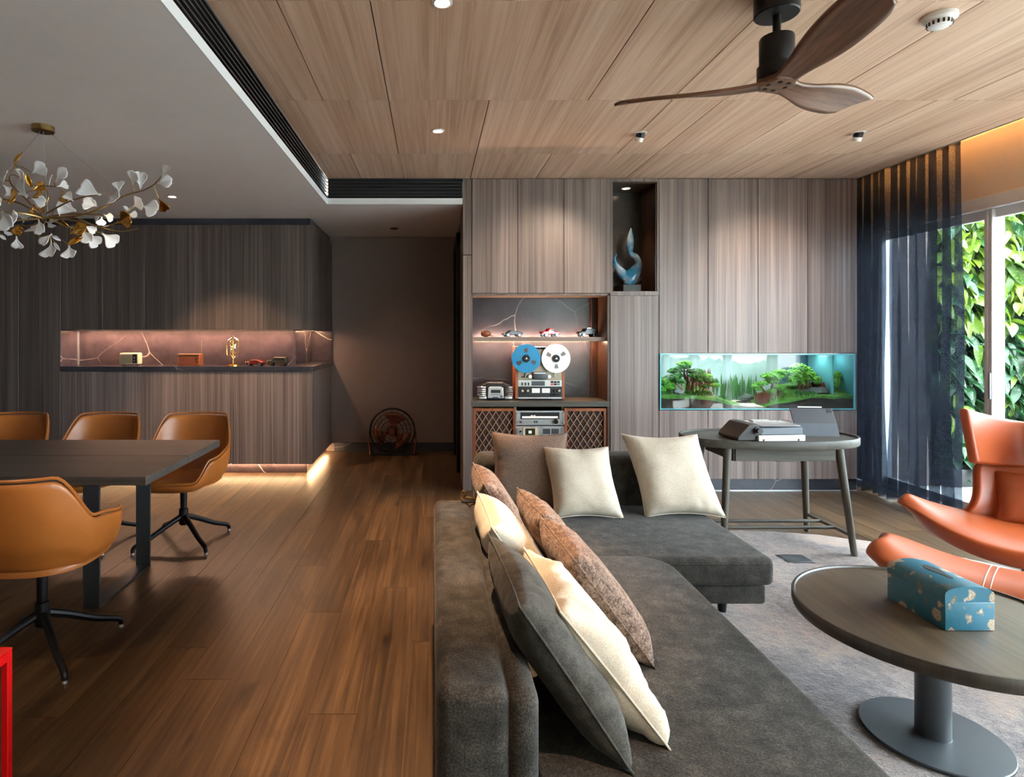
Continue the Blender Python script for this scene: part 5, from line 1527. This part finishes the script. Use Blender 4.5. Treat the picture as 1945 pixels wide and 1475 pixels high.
for z in (0.135, 0.23):
    g = MB().tube([(0.036 * math.cos(2 * PI * i / 30), 0, z + 0.036 * math.sin(2 * PI * i / 30)) for i in range(30)], 0.005, 6, closed=True).build('gear_ring', M_GOLD, ck)
    for k in range(5):
        a = 2 * PI * k / 5
        MB().tube([(0, 0, z), (0.034 * math.cos(a), 0, z + 0.034 * math.sin(a))], 0.003, 5).build('spoke', M_GOLD, g)
MB().tube([(0.0, 0, 0.08), (0.0, 0, 0.28)], 0.004, 6).build('spine', M_GOLD, ck)
MB().tube(crom([(-0.062, 0, 0.11), (-0.067, 0, 0.18), (-0.062, 0, 0.25), (-0.035, 0, 0.285), (0, 0, 0.297), (0.035, 0, 0.285), (0.062, 0, 0.25), (0.067, 0, 0.18), (0.062, 0, 0.11)], 5), 0.004, 6).build('dome_frame', M_GOLD, ck)
MB().ico((0, 0, 0.304), 0.01, 0.01, 0.01, 2).build('finial', M_BLACK, ck)
car('model_car', 'dark red vintage model racer in the dining niche', (-1.86, 6.26, ZK), PI - 0.15, 0.19, M_DRED)
car('model_car', 'dark olive model off-roader in the dining niche', (-1.63, 6.28, ZK), PI - 0.1, 0.21, M_OLIV, suv=True, trim=M_BRASS)

# ================================================================== GLASS SCULPTURE
gs = thing('glass_sculpture', 'flame-shaped blue glass sculpture on a black block in the display niche', 'sculpture', (1.90, 5.70, 1.838))
MB().box(-0.085, 0.085, -0.05, 0.05, 0.0, 0.075).build('plinth', M_BLKP, gs, smooth=None, bevel=(0.002, 1))
def artglass(name, col):
    t = NT(name)
    v = t.coords((1, 1, 1))
    c = t.ramp(t.noise(v, 7, 2), [(0.42, col), (0.72, (0.75, 0.88, 0.95, 1))])
    t.set(c, 0.03)
    t.bsdf.inputs['Transmission Weight'].default_value = 0.4
    t.bsdf.inputs['IOR'].default_value = 1.45
    return t.m
M_ART = artglass('blue_art_glass', srgb(20, 140, 190))
def loft(pts, rx, ry, n=16):
    m = MB(); P = [Vector(p) for p in pts]; N = len(P); vs = []; fs = []
    for i, p in enumerate(P):
        d = (P[min(i + 1, N - 1)] - P[max(i - 1, 0)]).normalized()
        yv = Vector((0, 1, 0)); xv = yv.cross(d).normalized()
        for k in range(n):
            a = 2 * PI * k / n
            vs.append(p + xv * (rx[i] * math.cos(a)) + yv * (ry[i] * math.sin(a)))
    for i in range(N - 1):
        for k in range(n):
            k2 = (k + 1) % n
            fs.append((i * n + k, i * n + k2, (i + 1) * n + k2, (i + 1) * n + k))
    fs += [tuple(range(n)), tuple((N - 1) * n + k for k in range(n))]
    return m.add(vs, fs)
def curve_r(ctrl, n=6):
    p = crom([c[0] for c in ctrl], n); r = crom([(c[1], c[2], 0) for c in ctrl], n)
    return p, [max(0.001, q[0]) for q in r], [max(0.001, q[1]) for q in r]
p, a, b = curve_r([((-0.02, 0, 0.075), 0.045, 0.03), ((0.0, 0, 0.14), 0.075, 0.035), ((0.045, 0, 0.21), 0.06, 0.032), ((0.075, 0, 0.28), 0.034, 0.028), ((0.05, 0, 0.345), 0.028, 0.025), ((0.0, 0, 0.38), 0.026, 0.022), ((-0.005, 0, 0.46), 0.036, 0.022), ((0.0, 0, 0.54), 0.028, 0.018), ((0.004, 0, 0.62), 0.004, 0.004)])
loft(p, a, b).build('flame', M_ART, gs, smooth=3.2)
p, a, b = curve_r([((0.0, 0, 0.10), 0.04, 0.028), ((-0.07, 0, 0.18), 0.045, 0.028), ((-0.13, 0, 0.25), 0.028, 0.022), ((-0.155, 0, 0.31), 0.017, 0.014), ((-0.13, 0, 0.375), 0.003, 0.003)])
loft(p, a, b).build('side_lick', M_ART, gs, smooth=3.2)

# ================================================================== AQUARIUM
AX0, AX1, AY0, AY1, AZ0, AZ1 = 2.094, 3.888, YB - 0.012, 5.90, 0.75, 1.263
aq = thing('aquarium', 'long planted glass aquarium set into the cabinet wall', 'aquarium', ((AX0 + AX1) / 2, AY0, AZ0))
O = aq.location
def A(x0, x1, y0, y1, z0, z1): return MB().box(x0 - O.x, x1 - O.x, y0 - O.y, y1 - O.y, z0 - O.z, z1 - O.z)
M_EDGE = NT('cyan_glass_edge'); M_EDGE.set(srgb(110, 190, 204), 0.2); M_EDGE.bsdf.inputs['Transmission Weight'].default_value = 0.3; M_EDGE = M_EDGE.m
g = 0.010
A(AX0, AX1, AY0, AY0 + g, AZ0 + g, AZ1 - g).build('front_pane', glass_thin('aquarium_glass', (0.97, 0.995, 0.99, 1), 1.5, 0, 1.2), aq, smooth=None)
A(AX0, AX1, AY1 - g, AY1, AZ0, AZ1).build('back_pane', plain('pale_backdrop', srgb(150, 164, 166), 0.5), aq, smooth=None)
A(AX0, AX0 + g, AY0 + g, AY1 - g, AZ0, AZ1).build('side_pane', M_EDGE, aq, smooth=None)
A(AX1 - g, AX1, AY0 + g, AY1 - g, AZ0, AZ1).build('side_pane', M_EDGE, aq, smooth=None)
A(AX0, AX1, AY0, AY1, AZ0, AZ0 + g).build('bottom_pane', M_EDGE, aq, smooth=None)
A(AX0, AX1, AY0, AY0 + g, AZ1 - g, AZ1).build('top_edge', M_EDGE, aq, smooth=None)
A(AX0 - 0.001, AX0 + g, AY0 - 0.001, AY0 + g, AZ0, AZ1).build('corner_edge', M_EDGE, aq, smooth=None)
A(AX1 - g * 1.6, AX1 + 0.001, AY0 - 0.001, AY0 + g, AZ0, AZ1).build('corner_edge', M_EDGE, aq, smooth=None)
A(3.712, 3.722, AY0 + 0.05, AY1 - g, AZ0 + g, AZ1 - 0.02).build('divider', M_EDGE, aq, smooth=None)
A(3.42, AX1 - g, AY1 - g - 0.012, AY1 - g - 0.002, AZ0 + g, AZ1).build('filter_panel', M_TEAL, aq, smooth=None)
t = NT('aquarium_water'); t.t.nodes.remove(t.bsdf)
tr_ = t.t.nodes.new('ShaderNodeBsdfTransparent'); tr_.inputs[0].default_value = (0.96, 0.995, 0.99, 1); t.l(tr_.outputs[0], t.out.inputs[0])
A(AX0 + g + 0.001, AX1 - g - 0.001, AY0 + g + 0.001, AY1 - g - 0.014, AZ0 + g + 0.001, AZ1 - 0.03).build('water', t.m, aq, smooth=None)
lh = thing('aquarium_lamp', 'white lamp bar over the aquarium water', 'light', ((AX0 + AX1) / 2, 5.66, AZ1 - 0.004))
MB().box(-0.85, 0.85, -0.06, 0.06, 0.0, 0.008).build('housing', M_ALU, lh, smooth=None)
MB().box(-0.83, 0.83, -0.05, 0.05, -0.004, 0.0).build('diffuser', emit('aquarium_white', (0.95, 1.0, 0.96, 1), 9), lh, smooth=None)

# planted landscape inside
def gh(x, y):
    """ground height above the tank bottom"""
    d = (y - AY0) / (AY1 - AY0)
    path = abs(x - 2.93 - 0.10 * math.sin(9 * d))
    side = sstep(0.04, 0.55, path)
    return 0.02 + 0.075 * side + 0.10 * d * (0.3 + 0.7 * side) + 0.012 * mnoise.noise(Vector((x * 9, y * 9, 0)))
M_SOIL = plain('dark_soil', srgb(44, 34, 26), 0.9, bump=0.5, bscale=160, var=0.3)
M_SAND = plain('pale_sand', srgb(206, 196, 176), 0.9, var=0.1)
M_MOSS = plain('moss_carpet', srgb(62, 112, 24), 0.8, var=0.35, bscale=260, bump=1.0)
M_FOL1 = plain('bright_moss', srgb(84, 146, 36), 0.75, var=0.35, bscale=300, bump=1.0)
M_FOL2 = plain('deep_moss', srgb(46, 104, 36), 0.75, var=0.35, bscale=300, bump=1.0)
M_REDPL = plain('red_stem_plant', srgb(112, 62, 48), 0.7, var=0.4, bscale=240, bump=0.8)
M_DRIFT = wood('driftwood', srgb(72, 46, 30), srgb(104, 70, 46), srgb(136, 96, 66), 'Z', 60, 3, 0.8, 0.4)
M_ROCK = plain('grey_rock', srgb(78, 84, 86), 0.85, var=0.3, bscale=90, bump=0.8)
ls = thing('aquarium_ground', 'sloping moss, soil and sand bed in the aquarium', 'plants', (0, 0, AZ0 + g))
X0, X1, Y0_, Y1_ = AX0 + g + 0.002, AX1 - g - 0.002, AY0 + g + 0.002, AY1 - g - 0.016
nx = 110
def sg(u, v):
    x = X0 + (X1 - X0) * u
    return (x, Y0_, 0.001 + (gh(x, Y0_) - 0.010) * v)
bed = MB()
def bedtop(u, v):
    x = X0 + (X1 - X0) * u; y = Y0_ + (Y1_ - Y0_) * v
    return (x, y, gh(x, y) - 0.008)
bed.grid(bedtop, nx, 20); bed.grid(lambda u, v: (X0 + (X1 - X0) * u, Y0_, (gh(X0 + (X1 - X0) * u, Y0_) - 0.008) * v), nx, 1)
bed.build('soil', M_SOIL, ls, smooth=1.0)
sd = MB().grid(lambda u, v: (lambda y: (2.93 + 0.10 * math.sin(9 * (y - AY0) / (AY1 - AY0)) + (u - 0.5) * (0.34 - 0.26 * v), y, gh(2.93 + 0.10 * math.sin(9 * (y - AY0) / (AY1 - AY0)) + (u - 0.5) * (0.34 - 0.26 * v), y) - 0.003))(Y0_ + (Y1_ - Y0_) * v * 0.8), 12, 20)
sd.build('sand_path', M_SAND, ls, smooth=2)
for xa, xb in ((X0, 2.85), (3.03, X1)):
    def mossf(u, v):
        x = xa + (xb - xa) * u; y = Y0_ + 0.001 + (Y1_ - Y0_) * v
        e = min(1, 6 * (1 - u if xa == X0 else u))
        return (x, y, gh(x, y) + (0.022 + 0.010 * mnoise.noise(Vector((x * 40, y * 40, 3)))) * e - 0.006)
    mm = MB(); mm.grid(mossf, 90, 24)
    mm.grid(lambda u, v: (lambda p: (p[0], p[1], p[2] - 0.03 * (1 - v)))(mossf(u, 0)), 90, 1)
    mm.build('moss', M_MOSS, ls, smooth=2)

ra = random.Random(9)
def tree(label, x, y, pads, trunk, mat):
    zb = AZ0 + g + gh(x, y)
    t = thing('bonsai_moss_tree', label, 'plant', (x, y, zb), group='moss trees in the aquarium')
    for pts, r0 in trunk:
        sm = crom(pts, 5)
        MB().tube(sm, [r0 * (1 - 0.65 * i / (len(sm) - 1)) for i in range(len(sm))], 7).build('branch', M_DRIFT, t)
    big = len(pads) > 3
    if big:
        extra = []
        for (px, py, pz, rx, rz) in pads:
            for q in range(2):
                extra.append((px + ra.uniform(-0.07, 0.07), py + ra.uniform(-0.07, 0.03), pz - ra.uniform(0.02, 0.05), rx * ra.uniform(0.45, 0.7), rz * 0.8))
        pads = list(pads) + extra
        for q in range(12):
            px, py, pz, rx, rz = pads[q % (len(pads) - len(extra))]
            x0 = px * 0.6 + ra.uniform(-0.05, 0.05); y0 = py - ra.uniform(0.0, 0.05)
            sm = crom([(x0, y0, -0.03), (x0 + ra.uniform(-0.02, 0.02), y0 - 0.01, pz * 0.45), (px + ra.uniform(-0.03, 0.03), py, pz)], 5)
            MB().tube(sm, [0.0055 * (1 - 0.5 * i / (len(sm) - 1)) for i in range(len(sm))], 5).build('root', M_DRIFT, t)
    for k, (px, py, pz, rx, rz) in enumerate(pads):
        m = MB().ico((px, py, pz), rx * 0.92, rx * 0.75, rz * 0.85, 2, 0.35, k * 1.3 + x)
        for q in range(90):
            a = ra.uniform(0, 2 * PI); e = ra.uniform(0, 1) ** 0.5
            qx, qy = px + rx * e * math.cos(a), py + rx * 0.8 * e * math.sin(a)
            qz = pz + rz * max(0, 1 - e * e) ** 0.5
            m.ico((qx + ra.uniform(-0.004, 0.004), qy, qz + ra.uniform(-0.006, 0.005)), ra.uniform(0.006, 0.012), 0.010, ra.uniform(0.005, 0.011), 1, 0.5, q)
        m.build('moss_pad', mat if k % 3 else M_FOL1, t, smooth=None)
tree('largest moss tree at the left of the aquarium', 2.42, 5.66, [(-0.02, 0, 0.27, 0.072, 0.028), (-0.10, 0.02, 0.20, 0.07, 0.025), (0.07, -0.03, 0.20, 0.085, 0.025), (0.16, -0.02, 0.16, 0.07, 0.022), (-0.15, -0.03, 0.14, 0.075, 0.028), (0.19, -0.08, 0.115, 0.07, 0.022), (-0.22, 0, 0.11, 0.07, 0.03)],
     [([(0, 0, -0.02), (0.02, 0, 0.08), (-0.02, 0, 0.16), (-0.02, 0, 0.26)], 0.022), ([(0.03, -0.02, -0.02), (0.05, -0.02, 0.08), (0.09, -0.03, 0.15), (0.16, -0.02, 0.16)], 0.014), ([(-0.03, 0, -0.02), (-0.08, 0, 0.07), (-0.15, -0.02, 0.13)], 0.014), ([(0.10, -0.06, -0.02), (0.14, -0.06, 0.05), (0.19, -0.08, 0.11)], 0.010), ([(0.0, -0.03, -0.02), (0.03, -0.04, 0.06), (0.07, -0.03, 0.19)], 0.010)], M_FOL2)
tree('low spreading moss bush at the left end of the aquarium', 2.17, 5.62, [(0, 0, 0.10, 0.075, 0.04), (0.05, -0.03, 0.06, 0.065, 0.035), (-0.02, -0.04, 0.04, 0.05, 0.03)], [([(0, 0, -0.02), (0.0, 0, 0.08)], 0.012)], M_FOL1)
tree('two-tier moss tree right of the sand path', 3.17, 5.64, [(-0.06, 0, 0.13, 0.06, 0.02), (0.06, 0.02, 0.20, 0.10, 0.03), (0.10, -0.04, 0.10, 0.05, 0.025), (0.15, 0.03, 0.235, 0.07, 0.028)], [([(0, 0, -0.02), (-0.02, 0, 0.06), (-0.06, 0, 0.12)], 0.012), ([(0.03, 0, -0.02), (0.05, 0, 0.1), (0.07, 0.02, 0.19)], 0.016), ([(0.1, -0.03, -0.02), (0.10, -0.04, 0.09)], 0.01)], M_FOL1)
tree('feathery green bush near the right end of the aquarium', 3.50, 5.68, [(0, 0, 0.20, 0.08, 0.055), (0.06, -0.03, 0.13, 0.06, 0.05), (-0.06, 0, 0.15, 0.06, 0.045), (0.09, 0.02, 0.17, 0.05, 0.05)], [([(0, 0, -0.02), (0.01, 0, 0.18)], 0.016), ([(-0.04, -0.05, -0.02), (-0.02, -0.05, 0.06), (0.03, -0.03, 0.12)], 0.01), ([(0.02, -0.06, -0.02), (0.07, -0.05, 0.05), (0.08, -0.02, 0.14)], 0.009)], M_FOL1)
tree('small green stem plant in the right corner of the aquarium', 3.84, 5.64, [(0, 0, 0.13, 0.032, 0.055), (-0.02, -0.02, 0.07, 0.03, 0.045)], [([(0, 0, -0.02), (0, 0, 0.12)], 0.006)], M_FOL1)
def bushlet(label, x, y, n, rad, mat, hgt):
    zb = AZ0 + g + gh(x, y)
    t = thing('aquatic_plant', label, 'plant', (x, y, zb), group='low plants in the aquarium')
    m = MB()
    for i in range(n):
        a = ra.uniform(0, 2 * PI); q = rad * ra.random() ** 0.5
        bx_, by_ = q * math.cos(a), q * 0.6 * math.sin(a)
        h = hgt * ra.uniform(0.6, 1.1)
        tx, ty = bx_ + ra.uniform(-0.015, 0.015), by_ + ra.uniform(-0.01, 0.01)
        w = 0.006
        m.add([(bx_ - 0.002, by_, -0.01), (bx_ + 0.002, by_, -0.01), (tx + w, ty - 0.004, h * 0.7), (tx, ty, h), (tx - w, ty + 0.004, h * 0.7)], [(0, 1, 2, 3, 4)])
    m.build('leaves', mat, t, smooth=None)
bushlet('reddish stem plants by the aquarium divider', 3.70, 5.66, 90, 0.10, M_REDPL, 0.10)
bushlet('reddish stem plants between the sand path and the right moss tree', 3.10, 5.60, 60, 0.06, M_REDPL, 0.11)
bushlet('rust tinted stem plants behind the large moss tree', 2.58, 5.80, 40, 0.12, M_REDPL, 0.20)
bushlet('dark fern under the large moss tree', 2.48, 5.54, 70, 0.12, M_FOL2, 0.05)
bushlet('dark fern left of the sand path', 2.72, 5.56, 70, 0.07, M_FOL2, 0.045)
bushlet('dark fern in front of the feathery bush', 3.48, 5.54, 70, 0.10, M_FOL2, 0.05)
bushlet('yellow-green stem plants at the back middle of the aquarium', 2.95, 5.82, 60, 0.22, M_FOL2, 0.24)
for (x, y, a, b, c_, lb) in ((2.30, 5.57, 0.05, 0.03, 0.03, 'pale rock at the foot of the large moss tree'), (2.60, 5.55, 0.045, 0.03, 0.025, 'grey rock right of the large moss tree'), (2.80, 5.68, 0.05, 0.04, 0.03, 'grey rock at the left bank of the sand path'), (3.02, 5.70, 0.06, 0.04, 0.035, 'grey rock at the right bank of the sand path'), (3.60, 5.58, 0.11, 0.05, 0.05, 'long dark rock at the right of the aquarium')):
    o = MB().ico((0, 0, c_ * 0.45), a, b, c_, 2, 0.6, x * 7).build('aquarium_rock', M_ROCK, smooth=None, loc=(x, y, AZ0 + g + gh(x, y)))
    tag(o, lb, 'rock', 'rocks in the aquarium')

# ================================================================== put every Empty at the base of its thing
bpy.context.view_layer.update()
for e in [o for o in sc.objects if o.type == 'EMPTY' and o.parent is None]:
    if e.location.length > 1e-6: continue
    xs, ys, zs = [], [], []
    for ch_ in e.children:
        if ch_.type != 'MESH': continue
        for cpt in ch_.bound_box:
            w = ch_.matrix_world @ Vector(cpt); xs.append(w.x); ys.append(w.y); zs.append(w.z)
    if not xs: continue
    b = Vector(((min(xs) + max(xs)) / 2, (min(ys) + max(ys)) / 2, min(zs)))
    e.location = b
    for ch_ in e.children: ch_.location = ch_.location - b
